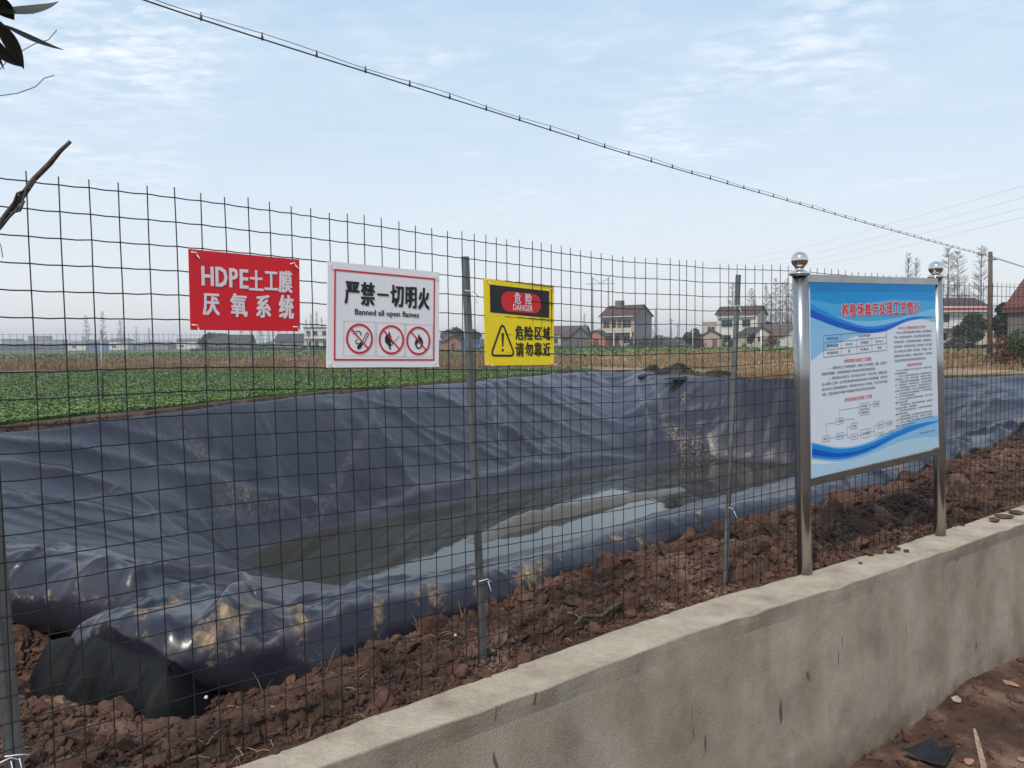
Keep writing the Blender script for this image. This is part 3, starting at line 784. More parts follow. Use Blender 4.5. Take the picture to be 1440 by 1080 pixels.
ALLC = [np.array(q) for q in left_cols] + colP + right_cols
def top_of(q):
    x = px_of((q[0], q[1], 2.45))[0]
    return float(topz(np.clip(x, -800, 1650))[2])
TZ = np.array([top_of(q) for q in ALLC])
NROW, RH = 24, .0665
fence = empty('wire_fence', (ALLC[0][0], ALLC[0][1], SOIL_Z), 'dark green wire mesh fence along the concrete wall, hung with three warning signs', 'fence')
fl = np.array(fence.location)
drift = np.cumsum(np.random.default_rng(3).normal(0, .0012, len(ALLC))); drift -= np.linspace(drift[0], drift[-1], len(ALLC))
lean = .012 * np.array([float(vnoise(np.array(i * .13), np.array(1.), 12)) for i in range(len(ALLC))])
TAN = np.gradient(np.array(ALLC), axis=0); TAN /= np.linalg.norm(TAN, axis=1)[:, None]
def mesh_pt(i, z):
    """point of the mesh at column i, height z: wires belly and lean a little"""
    q = ALLC[i]; h = TZ[i] - z
    sl = lean[i] * 1.3 * h + .006 * float(vnoise(np.array(i * .21), np.array(h * 1.7), 14)) + .003 * float(vnoise(np.array(i * 1.3), np.array(h * 6), 15))
    bo = .014 * float(vnoise(np.array(i * .08), np.array(h * 1.1), 16)) + .0
    return np.array([q[0] + TAN[i][0] * sl + TAN[i][1] * bo, q[1] + TAN[i][1] * sl - TAN[i][0] * bo, z])
for i in range(len(ALLC)):
    mb = MB(); mb.smooth = True
    bot = SOIL_Z - .03
    zs = np.r_[TZ[i] + .024 + random.uniform(-.004, .006), np.linspace(TZ[i], bot, 13)]
    r_ = .0017
    mb.tube([mesh_pt(i, z) - fl for z in zs], r_, 5, True)
    mb.build('vertical_wire', M['wire'], fence)
for k in range(NROW + 1):
    mb = MB(); mb.smooth = True; pts = []
    for i in range(len(ALLC)):
        z = TZ[i] - k * RH * (1.0 + .0 * i) + .0018 * float(vnoise(np.array(i * .7), np.array(k * 3.1), 17))
        # crimp of the strand: it passes in front of and behind the uprights
        p = mesh_pt(i, z); p = p + np.array([.79, -.61, 0]) * .0022
        pts.append(p - fl)
        if i < len(ALLC) - 1:
            z2 = z * .5 + .5 * (TZ[i + 1] - k * RH); p2 = (p + mesh_pt(i + 1, z2)) / 2
            p2[2] = z2 - .0016; pts.append(p2 - fl)
    if pts[len(pts) // 2][2] + fl[2] < SOIL_Z - .05: continue
    mb.tube(pts, .0017, 4, True)
    mb.build('horizontal_wire', M['wire'], fence)
# posts of the fence, pitched tubes with a groove
def post_at(pt, pb, r_, off=-.03):
    a = fencehit(*pt); b_ = fencehit(*pb)
    dd = np.array([.79, -.61, 0]) * off
    a = a + dd; b_ = b_ + dd; b_ = b_ + (b_ - a) * .06
    mb = MB(); mb.smooth = False
    ax = Vector(b_ - a).normalized(); u = Vector((-.61, -.79, 0)); u = Vector((.79, -.61, 0)); u = (u - ax * u.dot(ax)).normalized(); v = ax.cross(u)
    prof = []
    for j_ in range(16):
        an = 2 * math.pi * j_ / 16; rad_ = r_ * (.62 if j_ in (0, 1) else (.8 if j_ in (15, 2) else 1))
        prof.append(u * math.cos(an - .2) * rad_ + v * math.sin(an - .2) * rad_)
    A, B = Vector(a - fl), Vector(b_ - fl)
    for c in (A, A + (B - A) * .33, A + (B - A) * .66, B):
        for q in prof: mb.v.append(tuple(c + q))
    for s_ in range(3):
        for j_ in range(16): mb.face(s_ * 16 + j_, s_ * 16 + (j_ + 1) % 16, s_ * 16 + 16 + (j_ + 1) % 16, s_ * 16 + 16 + j_)
    mb.face(*range(16))
    o = mb.build('post', M['galv'], fence)
    return a, b_, o
pL = post_at((-38, 330), (27, 1078), .021)
pM = post_at((663, 360), (689, 945), .0150)
pR = post_at((1047, 386), (1027, 838), .0145)
def tie_at(x, y, L=.035, parent=None, off=.012, seed=0, r_=.0016):
    p = fencehit(x, y, off); rr_ = random.Random(seed * 7 + int(x)); mb = MB(); mb.smooth = True
    t = np.array([.61, .79, 0]); o0 = np.array(parent.location) if parent is not None else np.zeros(3)
    a = p - t * L * .6 + np.array([0, 0, L * rr_.uniform(-.1, .3)]); b_ = p + t * L * .45 + np.array([0, 0, -L * rr_.uniform(.1, .4)])
    mb.tube([a - o0, p + np.array([.004, -.003, .003]) - o0, b_ - o0], r_ , 5)
    c = p + np.array([.006, -.006, -.004])
    mb.tube([c - o0, c + np.array([.012, -.01, -L * .5]) - o0], r_ * .8, 4)
    return mb.build('tie', M['tie'], parent)
for x, y in ((665, 412), (684, 815), (1037, 430), (1030, 717), (26, 1062), (14, 1066)):
    tie_at(x, y, .05 if x < 60 else .07, fence, .012)

# ------------------------------------------------------------------ flat lettering and graphics on panels
def glyph_mesh(txt, bold=0.0, res=2, width=1.0):
    c = bpy.data.curves.new('glyphs', 'FONT'); c.body = txt; c.resolution_u = res; c.offset = bold
    o = bpy.data.objects.new('glyphs', c); COL.objects.link(o)
    bpy.context.view_layer.update()
    me = bpy.data.meshes.new_from_object(o.evaluated_get(bpy.context.evaluated_depsgraph_get()))
    v = np.array([p.co[:] for p in me.vertices]); f = [tuple(p.vertices) for p in me.polygons]
    bpy.data.objects.remove(o); bpy.data.curves.remove(c); bpy.data.meshes.remove(me)
    return v, f
class Panel:
    """bilinear surface on four 3-D corners: TL, TR, BR, BL; u to the right, v downwards, both 0..1"""
    def __init__(s, cs, origin):
        s.c = [np.array(c) - origin for c in cs]
        n = np.cross(s.c[1] - s.c[0], s.c[3] - s.c[0]); n /= np.linalg.norm(n)
        if n @ (CAM - origin - s.c[0]) < 0: n = -n
        s.n = n
        s.w = (np.linalg.norm(s.c[1] - s.c[0]) + np.linalg.norm(s.c[2] - s.c[3])) / 2
        s.h = (np.linalg.norm(s.c[3] - s.c[0]) + np.linalg.norm(s.c[2] - s.c[1])) / 2
    def at(s, u, v, off=0.0):
        p = (s.c[0] * (1 - u) + s.c[1] * u) * (1 - v) + (s.c[3] * (1 - u) + s.c[2] * u) * v
        return p + s.n * off
    def slab(s, th, name, m, parent, u0=0, v0=0, u1=1, v1=1, off=0.0, nu=8):
        mb = MB()
        for jv, vv in ((0, v0), (1, v1)):
            pass
        us = np.linspace(u0, u1, nu + 1); k = 0
        for o_ in (off, off - th):
            for vv in (v0, v1):
                for u in us: mb.v.append(tuple(s.at(u, vv, o_)))
        n = nu + 1
        for i in range(nu):
            mb.face(i, n + i, n + i + 1, i + 1); mb.face(2 * n + i, 2 * n + i + 1, 3 * n + i + 1, 3 * n + i)
            mb.face(i, i + 1, 2 * n + i + 1, 2 * n + i); mb.face(n + i, 3 * n + i, 3 * n + i + 1, n + i + 1)
        mb.face(0, 2 * n, 3 * n, n); mb.face(n - 1, 2 * n - 1, 4 * n - 1, 3 * n - 1)
        return mb.build(name, m, parent)
    def poly(s, mb, pts, off):
        mb.quad([s.at(u, v, off) for u, v in pts])
    def ring(s, mb, cu, cv, r0, r1, off, n=40):
        a = [2 * math.pi * i / n for i in range(n)]; k = len(mb.v)
        for r_ in (r0, r1):
            for x in a: mb.v.append(tuple(s.at(cu + r_ * math.cos(x) / s.w, cv + r_ * math.sin(x) / s.h, off)))
        for i in range(n): mb.face(k + i, k + (i + 1) % n, k + n + (i + 1) % n, k + n + i)
    def stroke(s, mb, pts, wd, off, closed=False):
        """polyline of width wd (metres) with mitred joints; pts in uv"""
        P = [np.array([u * s.w, v * s.h]) for u, v in pts]; n = len(P); L = []
        for i in range(n):
            a = P[(i - 1) % n] if (closed or i > 0) else P[i]; b_ = P[(i + 1) % n] if (closed or i < n - 1) else P[i]
            d1 = P[i] - a; d2 = b_ - P[i]
            d1 = d1 / (np.linalg.norm(d1) or 1); d2 = d2 / (np.linalg.norm(d2) or 1)
            t = d1 + d2; t /= (np.linalg.norm(t) or 1); nn = np.array([-t[1], t[0]])
            cs = max(.45, abs(nn @ np.array([-d2[1], d2[0]])) if np.linalg.norm(d2) else 1)
            L.append((P[i] + nn * wd / 2 / cs, P[i] - nn * wd / 2 / cs))
        for i in range(n if closed else n - 1):
            a, b_ = L[i], L[(i + 1) % n]
            mb.quad([s.at(q[0] / s.w, q[1] / s.h, off) for q in (a[0], b_[0], b_[1], a[1])])
    def text(s, mb, txt, u0, v0, u1, v1, off, bold=0.02, res=2):
        """text stretched to fill the uv box; weight comes from a few copies laid side by side, each a hair prouder"""
        v, f = glyph_mesh(txt, 0, res)
        if not len(v): return
        lo, hi = v.min(0), v.max(0)
        du = bold * (v1 - v0) * s.h / s.w * .62; dv = bold * (v1 - v0) * .62
        cop = [(0, 0)] if bold < .015 else ([(-1, 0), (1, 0)] if bold < .03 else [(-1, -.6), (1, -.6), (-1, .6), (1, .6), (0, 0)])
        for q_, (a_, c_) in enumerate(cop):
            k = len(mb.v)
            for p in v:
                a = (p[0] - lo[0]) / max(hi[0] - lo[0], 1e-6); b_ = (hi[1] - p[1]) / max(hi[1] - lo[1], 1e-6)
                mb.v.append(tuple(s.at(u0 + (u1 - u0) * a + a_ * du, v0 + (v1 - v0) * b_ + c_ * dv, off + .00012 * q_)))
            for q in f: mb.face(*[k + i for i in q])

def px_uv(panel_px):
    """uv of a photo point inside a panel given its photo corners (inverse bilinear)"""
    c = [np.array(p, float) for p in panel_px]
    def f(x, y):
        u = v = .5
        for _ in range(20):
            p = (c[0] * (1 - u) + c[1] * u) * (1 - v) + (c[3] * (1 - u) + c[2] * u) * v
            du = (c[1] - c[0]) * (1 - v) + (c[2] - c[3]) * v; dv = (c[3] - c[0]) * (1 - u) + (c[2] - c[1]) * u
            J = np.array([du, dv]).T; e = np.linalg.solve(J, np.array([x, y]) - p); u += e[0]; v += e[1]
        return u, v
    return f
def ink(name, c, rough=.45): return mat(name, c, rough)
M['red'] = mat('sign_red', (.68, .004, .016), .45, var=.06, scale=3)
M['white'] = mat('sign_white', (.82, .80, .81), .4, var=.03, scale=3)
M['yellow'] = mat('sign_yellow', (.88, .67, .008), .4, var=.04, scale=3)
M['print_red'] = ink('print_red', (.62, .012, .02)); M['print_black'] = ink('print_black', (.012, .012, .014))
M['print_white'] = ink('print_white', (.76, .70, .72)); M['print_grey'] = ink('print_grey', (.35, .35, .36))

def sign_root(name, corners, label, off=.010):
    cs = [fencehit(x, y, off) for x, y in corners]
    o = np.mean(cs, axis=0); o[2] = min(c[2] for c in cs)
    root = empty(name, tuple(o), label, 'sign')
    return root, Panel(cs, o)

# red notice
RC = [(265, 350), (421, 365), (422, 466), (268, 464)]
root, pn = sign_root('notice_sign', RC, 'red rectangular sign with white Chinese lettering beginning HDPE, tied to the wire fence')
pn.slab(.003, 'board', M['red'], root)
uv = px_uv(RC)
for tx, x0, y0, x1, y1 in (('H', 282.5, 375, 297, 401), ('D', 301, 376, 315.5, 402.5), ('P', 319.5, 377.5, 330, 403.5), ('E', 334, 379, 344.5, 405), ('土', 347, 380, 366, 408), ('工', 369, 382, 387.5, 407.5), ('膜', 390, 381, 409, 411),
                           ('厌', 284, 413, 305, 443), ('氧', 321, 413, 343, 445), ('系', 357, 415, 377, 446), ('统', 390.5, 415, 411, 448)):
    a, b_ = uv(x0, y0); c, d = uv(x1, y1); a2, _ = uv(x0, y1); b2, _ = uv(x1, y0)
    a = (a + a2) / 2; c = (c + b2) / 2
    hh = uv((x0 + x1) / 2, y0)[1], uv((x0 + x1) / 2, y1)[1]
    mb = MB(); pn.text(mb, tx, a, hh[0], c, hh[1], .0012, .05 if ord(tx) > 300 else .06); mb.build('character', M['print_white'], root)
for x, y in ((275, 357), (413, 371), (276, 459), (417, 461)): tie_at(x, y, .022, root, .013, 1)

# white notice
WC = [(461, 367), (618, 383), (617, 516), (460, 517)]
root, pn = sign_root('warning_sign', WC, 'white sign banning open flames, with three red crossed circles, tied to the wire fence', .012)
pn.slab(.005, 'board', M['white'], root)
uv = px_uv(WC)
red, gry = MB(), MB()
bd = [uv(471, 378), uv(610, 391.5), uv(610, 506), uv(469.5, 505)]
bd = [(.058, .075), (.948, .075), (.948, .925), (.058, .925)]
pn.stroke(red, bd, .0052, .0012, True)
def txpx(pn, uv, mb, tx, x0, y0, x1, y1, bold, off=.0012, res=2):
    u0 = uv(x0, (y0 + y1) / 2)[0]; u1 = uv(x1, (y0 + y1) / 2)[0]; xm = (x0 + x1) / 2
    pn.text(mb, tx, u0, uv(xm, y0)[1], u1, uv(xm, y1)[1], off, bold, res)
for tx, x0, y0, x1, y1 in (('严', 483, 396, 501, 427), ('禁', 504.5, 397, 522, 429), ('一', 526, 412.5, 542, 415.5), ('切', 545.5, 401, 563, 431), ('明', 567, 403.5, 582, 433), ('火', 586, 405, 601.5, 434.5)):
    mb = MB(); txpx(pn, uv, mb, tx, x0, y0, x1, y1, .055); mb.build('character', M['print_black'], root)
mb = MB(); pn.text(mb, 'Banned all open flames', .225, .432, .80, .505, .0012, .03); mb.build('lettering', M['print_black'], root)
CI = [(502, 476.0, 19.5), (546, 477.5, 18.5), (585.5, 479, 17.3)]
boxes = [((481, 452.5), (523, 499)), ((526.5, 454), (565, 499.5)), ((568.5, 456), (603.5, 500))]
for (cx_, cy_, r_), (b0, b1) in zip(CI, boxes):
    cu, cv = uv(cx_, cy_); rm = pn.w * (uv(cx_ + r_, cy_)[0] - uv(cx_ - r_, cy_)[0]) / 2
    rm = .049
    pn.ring(red, cu, cv, rm * .86, rm, .0016)
    u0 = cu - rm * 1.16 / pn.w; u1 = cu + rm * 1.16 / pn.w; v0 = cv - rm * 1.13 / pn.h; v1 = cv + rm * 1.13 / pn.h
    pn.stroke(gry, [(u0, v0), (u1, v0), (u1, v1), (u0, v1)], .0010, .0012, True)
    dgn = rm * .66
    pn.stroke(red, [(cu - dgn / pn.w, cv - dgn / pn.h), (cu + dgn / pn.w, cv + dgn / pn.h)], .0048, .0022)
def S(pn, cu, cv, rm, pts): return [(cu + x * rm / pn.w, cv + y * rm / pn.h) for x, y in pts]
rm = .049
blk = MB()
# 1: hand with pipe/cigarette and smoke
cu, cv = uv(CI[0][0], CI[0][1])
pn.stroke(blk, S(pn, cu, cv, rm, [(-.5, -.28), (-.3, -.45), (-.05, -.5), (.1, -.38), (.08, -.2)]), .003, .0016)
pn.stroke(blk, S(pn, cu, cv, rm, [(-.15, .02), (-.3, .18), (-.22, .34), (-.05, .3)]), .003, .0016)
pn.stroke(blk, S(pn, cu, cv, rm, [(.22, .18), (.5, -.38), (.6, -.42), (.66, -.3), (.36, .28)]), .0028, .0016)
pn.poly(blk, S(pn, cu, cv, rm, [(-.12, .42), (.08, .2), (.26, .36), (.1, .62), (-.06, .72), (-.2, .62)]), .0014)
blk.build('smoking_icon', M['print_black'], root); blk = MB()
# 2: flame held on a match in a hand
cu, cv = uv(CI[1][0], CI[1][1])
pn.poly(blk, S(pn, cu, cv, rm, [(-.52, -.1), (-.4, -.42), (-.28, -.25), (-.2, -.6), (-.02, -.2), (.02, .05), (-.12, .28), (-.32, .34), (-.5, .15)]), .0014)
pn.poly(blk, S(pn, cu, cv, rm, [(-.3, .3), (-.1, .22), (.0, .3), (-.08, .5), (-.02, .66), (-.16, .66), (-.2, .5)]), .0014)
pn.stroke(gry, S(pn, cu, cv, rm, [(.25, .1), (.6, -.28)]), .0035, .0014)
pn.stroke(blk, S(pn, cu, cv, rm, [(-.05, .12), (.12, .2), (.02, .4)]), .0026, .0016)
blk.build('match_icon', M['print_black'], root); blk = MB()
# 3: flame on a log ring
cu, cv = uv(CI[2][0], CI[2][1])
pn.poly(blk, S(pn, cu, cv, rm, [(-.3, .12), (-.2, -.12), (-.1, -.05), (.02, -.5), (.16, -.2), (.2, -.32), (.36, .0), (.38, .22), (.28, .38), (.2, .12), (.05, .0), (-.08, .15), (-.16, .38), (-.28, .3)]), .0014)
pn.ring(blk, cu + .02 * rm / pn.w, cv + .3 * rm / pn.h, rm * .17, rm * .27, .0016, 20)
red.build('red_border_and_bans', M['print_red'], root); blk.build('flame_icon', M['print_black'], root); gry.build('icon_frames', M['print_grey'], root)
for x, y in ((466, 374), (613, 390), (465, 512), (612, 511)): tie_at(x, y, .014, root, .016, 2, .0012)

# yellow danger sign
YC = [(680, 391), (779, 403), (779, 513), (683, 514)]
root, pn = sign_root('danger_sign', YC, 'yellow danger sign with black triangle, tied to the wire fence beside the middle post', .010)
pn.slab(.004, 'board', M['yellow'], root)
uv = px_uv(YC)
blk, red, wht = MB(), MB(), MB()
pn.poly(blk, [(.078, .065), (.925, .065), (.925, .405), (.078, .385)], .0008)
def rrect(u0, v0, u1, v1, r_, n=7):
    out = []
    ru, rv = r_ / pn.w, r_ / pn.h
    for cu, cv, a0 in ((u1 - ru, v0 + rv, -90), (u1 - ru, v1 - rv, 0), (u0 + ru, v1 - rv, 90), (u0 + ru, v0 + rv, 180)):
        for i in range(n): a = R(a0 + 90 * i / (n - 1)); out.append((cu + ru * math.cos(a), cv + rv * math.sin(a)))
    return out
pn.poly(red, rrect(.228, .122, .80, .36, .036), .0014)
for tx, x0, y0, x1, y1 in (('危', 721.5, 411, 730, 427), ('险', 737, 412.5, 745.5, 428)): mb = MB(); txpx(pn, uv, mb, tx, x0, y0, x1, y1, .03, .002); mb.build('character', M['print_white'], root)
txpx(pn, uv, wht, 'DANGER', 719.5, 428.5, 747, 437, .03, .002)
for tx, x0, y0, x1, y1 in (('危', 723, 457.5, 734, 477.5), ('险', 736, 458.5, 747.5, 478), ('区', 750.5, 460, 760.5, 477), ('域', 762.5, 459.5, 772.5, 478),
                           ('请', 723, 481.5, 734.5, 501), ('勿', 737, 481.5, 747.5, 500), ('靠', 750, 481.5, 760.5, 500.5), ('近', 762.5, 482, 773, 500)):
    mb = MB(); txpx(pn, uv, mb, tx, x0, y0, x1, y1, .045); mb.build('character', M['print_black'], root)
tri = [uv(705.5, 458), uv(720, 495), uv(718.5, 500), uv(692.5, 500), uv(691, 495), uv(704, 458)]
pn.stroke(blk, [uv(705, 457.5), uv(707, 459), uv(720, 494), uv(719.5, 498.5), uv(717, 500), uv(694, 499.8), uv(691.3, 498), uv(691.5, 493.5), uv(703, 459)], .0075, .0012, True)
pn.poly(blk, [uv(703.6, 468), uv(707, 468.3), uv(706.2, 487), uv(704.6, 487)], .0012)
pn.ring(blk, *uv(705.4, 492.2), .0001, .0052, .0012, 16)
blk.build('black_print', M['print_black'], root); red.build('red_patch', M['print_red'], root); wht.build('white_lettering', M['print_white'], root)
for x, y in ((684, 395), (776, 407), (687, 511), (776, 510)): tie_at(x, y, .012, root, .014, 3, .0012)

# ------------------------------------------------------------------ stainless steel information board
M['steel'] = mat('stainless', (.42, .42, .41), .27, 1.0, var=.12, scale=6, bump=.05, bscale=30, stretch=(1, 1, .15))
M['steel_ball'] = mat('polished_steel', (.72, .70, .66), .08, 1.0)
bl = onz(1131.5, 806, SOIL_Z)[:2]; br = onz(1322, 752, SOIL_Z)[:2]
bl = bl + np.array([0, 0]); 
def on_board(x, y, off=0.0):
    """photo direction -> vertical plane through both posts"""
    d = ray(x, y); e = br - bl; n2 = np.array([e[1], -e[0]]); n2 /= np.linalg.norm(n2)
    if n2 @ (-bl) < 0: n2 = -n2
    base_ = bl + n2 * off
    t = (base_ @ n2) / (d[:2] @ n2)
    return CAM + t * d
b0 = np.array([bl[0], bl[1], SOIL_Z])
board = empty('information_board', tuple(b0), 'blue and white information board in a stainless steel frame with ball finials', 'information board')
def bpost(xt, yt, xb, yb, r_, ball_px):
    a = on_board(xt, yt) - b0; b_ = on_board(xb, yb) - b0; b_ = b_ + (b_ - a) * .06
    mb = MB(); mb.smooth = True; mb.tube([a, (a * 2 + b_) / 3, (a + b_ * 2) / 3, b_], r_, 22); p = mb.build('post', M['steel'], board)
    c = on_board(ball_px[0], ball_px[1]) - b0
    br_ = ball_px[2]
    f = MB(); f.smooth = True
    z0 = a[2] - c[2]
    prof = [(r_ * 1.02, z0 - .004), (r_ * 1.32, z0 + .0), (r_ * 1.38, z0 + .007), (r_ * 1.3, z0 + .014), (r_ * .95, z0 + .018), (r_ * .62, z0 + .027), (r_ * .55, z0 + .036)]
    zz0 = -br_ * .96
    prof += [(r_ * .60, zz0 + .0)]
    for i in range(1, 20):
        an = -math.pi / 2 + math.pi * i / 20
        if math.cos(an) * br_ > r_ * .6 or i > 10: prof.append((br_ * math.cos(an), br_ * math.sin(an)))
    prof.append((.0008, br_))
    f.lathe(prof, c=tuple(c), n=32); f.build('ball_finial', M['steel_ball'], p)
    return p
k1 = np.linalg.norm(on_board(1136, 365) - on_board(1113, 365)) / 2
bpost(1125, 387, 1131.5, 803, .0375, (1124.5, 365.5, .0415))
bpost(1316.5, 391, 1322, 748, .033, (1316, 377, .041))
BC = [(1138.5, 396), (1315, 400), (1320.5, 628.5), (1141.5, 673)]
cs = [on_board(*p, off=.022) for p in BC]
pn = Panel(cs, b0)
M['panel_face'] = mat('panel_print', (.66, .72, .80), .32, var=.04, scale=1.5)
def panel_material():
    m = bpy.data.materials.new('panel_back'); return m
pn.slab(.022, 'board', M['panel_face'], board)
# frame rails
for (x0, y0, x1, y1, nm) in ((1130, 391.5, 1318, 396.5, 'rail'), (1134, 678.5, 1322, 633, 'rail')):
    a = on_board(x0, y0, .0) - b0; b_ = on_board(x1, y1, .0) - b0
    mb = MB(); d = b_ - a; d /= np.linalg.norm(d); n3 = pn.n; u3 = np.cross(d, n3)
    h_ = .019
    for q in (a, b_):
        for s1, s2 in ((-1, -1), (1, -1), (1, 1), (-1, 1)): mb.v.append(tuple(q + u3 * s1 * h_ + n3 * s2 * .024))
    for i in range(4): mb.face(i, (i + 1) % 4, 4 + (i + 1) % 4, 4 + i)
    mb.face(0, 1, 2, 3); mb.face(4, 5, 6, 7)
    mb.build(nm, M['steel'], board)
uv = px_uv(BC)
B1 = mat('blue_dark', (.002, .09, .50), .4, spec=.25); B2 = mat('blue_mid', (.01, .24, .66), .4, spec=.25); B3 = mat('blue_pale', (.24, .50, .76), .32)
Btop = [mat('blue_top_%s' % w, c, .4, spec=.25) for w, c in (('deep', (.003, .20, .52)), ('mid', (.008, .27, .62)), ('soft', (.06, .37, .68)), ('light', (.20, .50, .76)))]
Bbot = mat('blue_bottom', (.42, .60, .74), .32)
def band(name, top, bot, m, off, n=28):
    """ribbon between two lines v=f(u), each given as control points"""
    us = np.linspace(0.002, .998, n)
    tu, tv = zip(*top); bu, bv = zip(*bot)
    def cur(cu_, cv_, u):
        # smooth interpolation through the control points
        i = max(0, min(len(cu_) - 2, int(np.searchsorted(cu_, u)) - 1)); t = (u - cu_[i]) / (cu_[i + 1] - cu_[i])
        def mm(k):
            if k <= 0: return (cv_[1] - cv_[0]) / (cu_[1] - cu_[0])
            if k >= len(cu_) - 1: return (cv_[-1] - cv_[-2]) / (cu_[-1] - cu_[-2])
            return (cv_[k + 1] - cv_[k - 1]) / (cu_[k + 1] - cu_[k - 1])
        h = cu_[i + 1] - cu_[i]
        return (2 * t ** 3 - 3 * t * t + 1) * cv_[i] + (t ** 3 - 2 * t * t + t) * h * mm(i) + (-2 * t ** 3 + 3 * t * t) * cv_[i + 1] + (t ** 3 - t * t) * h * mm(i + 1)
    mb = MB(); k = 0
    for u in us:
        a = cur(tu, tv, u); b_ = max(cur(bu, bv, u), a)
        mb.v.append(tuple(pn.at(u, a, off))); mb.v.append(tuple(pn.at(u, b_, off)))
    for i in range(n - 1): mb.face(2 * i, 2 * i + 1, 2 * i + 3, 2 * i + 2)
    return mb.build(name, m, board)
# blue print at the top (in order: wash bands, then ribbons) and at the foot
e0 = [(0, .002), (.5, .002), (1, .002)]
lines = [[(0, .055), (.5, .05), (1, .045)], [(0, .09), (.3, .12), (.6, .09), (1, .10)], [(0, .125), (.3, .20), (.6, .20), (1, .145)], [(0, .24), (.15, .245), (.35, .25), (.6, .235), (.8, .195), (1, .225)]]
prev = e0
for i_, ln in enumerate(lines):
    band('blue_wash', prev, ln, Btop[i_], .0006); prev = ln
band('blue_wash', lines[3], [(0, .40), (.12, .34), (.3, .29), (.5, .26), (.8, .20), (1, .23)], B3, .0006)
band('blue_ribbon', [(0, .108), (.2, .185), (.4, .235), (.6, .225), (.8, .19), (1, .20)], [(0, .150), (.2, .225), (.4, .268), (.55, .268), (.75, .215), (1, .2)], B2, .0010)
band('blue_ribbon', [(0, .138), (.2, .205), (.4, .248), (.55, .247), (.75, .203), (1, .19)], [(0, .175), (.2, .235), (.4, .272), (.55, .262), (.75, .208), (1, .19)], B1, .0014)
band('blue_wash', [(0, .925), (.2, .95), (.4, .94), (.7, .91), (1, .93)], [(0, .998), (.5, .998), (1, .998)], Bbot, .0006)
band('blue_ribbon', [(0, .812), (.2, .87), (.4, .875), (.62, .83), (.8, .80), (1, .80)], [(0, .90), (.2, .945), (.4, .945), (.62, .915), (.8, .91), (1, .93)], B3, .0010)
band('blue_ribbon', [(0, .818), (.2, .878), (.4, .885), (.62, .85), (.8, .83), (1, .835)], [(0, .892), (.2, .935), (.4, .93), (.62, .885), (.8, .86), (1, .84)], B2, .0014)
band('blue_ribbon', [(0, .845), (.2, .902), (.4, .905), (.62, .868), (.8, .845), (1, .84)], [(0, .878), (.2, .922), (.4, .918), (.62, .872), (.8, .846), (1, .84)], B1, .0018)
red, blk, wht = MB(), MB(), MB()
title = '养殖场粪污处理工艺简介'
for i, ch in enumerate(title):
    u0 = .222 + i * .0578
    va = .113 - .001 * i; vb = va + .068
    pn.text(wht, ch, u0, va, u0 + .046, vb, .0020, .13)
    mb = MB(); pn.text(mb, ch, u0, va, u0 + .046, vb, .0028, .05); mb.build('character', M['print_red'], board)
# table
TV = [.275, .312, .349, .386]; u0, u1 = .09, .565
skew = lambda u: -.012 * (u - u0) / (u1 - u0)
for k_, v in enumerate(TV): pn.stroke(blk, [(u0, v + skew(u0)), (u1, v + skew(u1))], .0022, .0012)
for u, v0, v1 in ((u0, 0, 3), (.215, 0, 3), (u1, 0, 3), (.332, 1, 3), (.447, 1, 3)): pn.stroke(blk, [(u, TV[v0] + skew(u)), (u, TV[v1] + skew(u))], .0022, .0012)
def cell(tx, a, b_, row, bold=.012):
    h = .017; vc = (TV[row] + TV[row + 1]) / 2 + skew((a + b_) / 2)
    pn.text(blk, tx, a, vc - h / 2, b_, vc + h / 2, .0012, bold, 1)
cell('养殖场名称', .112, .195, 0); cell('生态养殖场', .345, .435, 0)
cell('养殖规模', .112, .195, 1); cell('2000头', .245, .30, 1); cell('占地面积', .358, .422, 1); cell('2500㎡', .475, .535, 1)
cell('养殖种类', .112, .195, 2); cell('猪', .266, .280, 2); cell('负责人', .358, .422, 2); cell('场长', .49, .525, 2)
def line(mb, tx, a, b_, v, h, bold=.008, sk=-.022):
    """one line of small print, following the lean of the sheet"""
    pn.text(mb, tx, a, v, b_, v + h, .0012, bold, 1)
mb = MB(); line(mb, '养殖场粪污处理工艺流程', .235, .44, .405, .020, .02); mb.build('heading', M['print_red'], board)
mb = MB(); line(mb, '养殖场粪污处理工艺图', .235, .44, .612, .021, .02); mb.build('heading', M['print_red'], board)
body1 = ['一、粪便采用人工干清粪收集模式，猪舍人工清干粪便后，收集、运输至干', '粪堆积发酵棚，采用堆肥发酵方式制成有机肥还田种植利用。',
         '二、猪场尿液污水经排污沟，雨污分流进入集污池，不与雨水混合，经格栅沉淀后',
         '进入厌氧人工湿地，由于微生物的厌氧发酵作用将粪污中有机物降解，调节池内',
         '经过HDPE土工膜厌氧发酵系统，使养殖粪污中的大分子有机物，产生沼气用于能源',
         '利用，沼渣沼液用于种植农作物施肥实现粪污资源化综合利用。']
ends = [.565, .475, .565, .565, .565, .47]
for i, (tx, e_) in enumerate(zip(body1, ends)):
    line(blk, tx, .125 if i in (0, 2) else .075, e_, .437 + i * .0265, .0165)
bodyR1 = ['HDPE土工膜采用高密度聚乙烯树脂，通过吹塑或者', '平板一步成型的新型材料，具有良好耐热性和耐寒性，', '化学稳定性好，具有较高刚性和韧性，机械强度好，',
          '防渗性能好一次性铺设厌氧池，密封性好，施工便捷', '减少占地和土建工程费用，造价低廉，工程量小，施工', '周期短成本低工程耐久，抗腐蚀无毒无污，使用寿命', '长是现代养殖场粪污处理利用理想的材料。']
mb = MB(); line(mb, 'HDPE土工膜厌氧系统工艺简介', .665, .905, .245, .017, .02); mb.build('heading', M['print_red'], board)
for i, tx in enumerate(bodyR1): line(blk, tx, .645 if i == 0 else .625, .955 if i < 6 else .90, .272 + i * .0268, .0155)
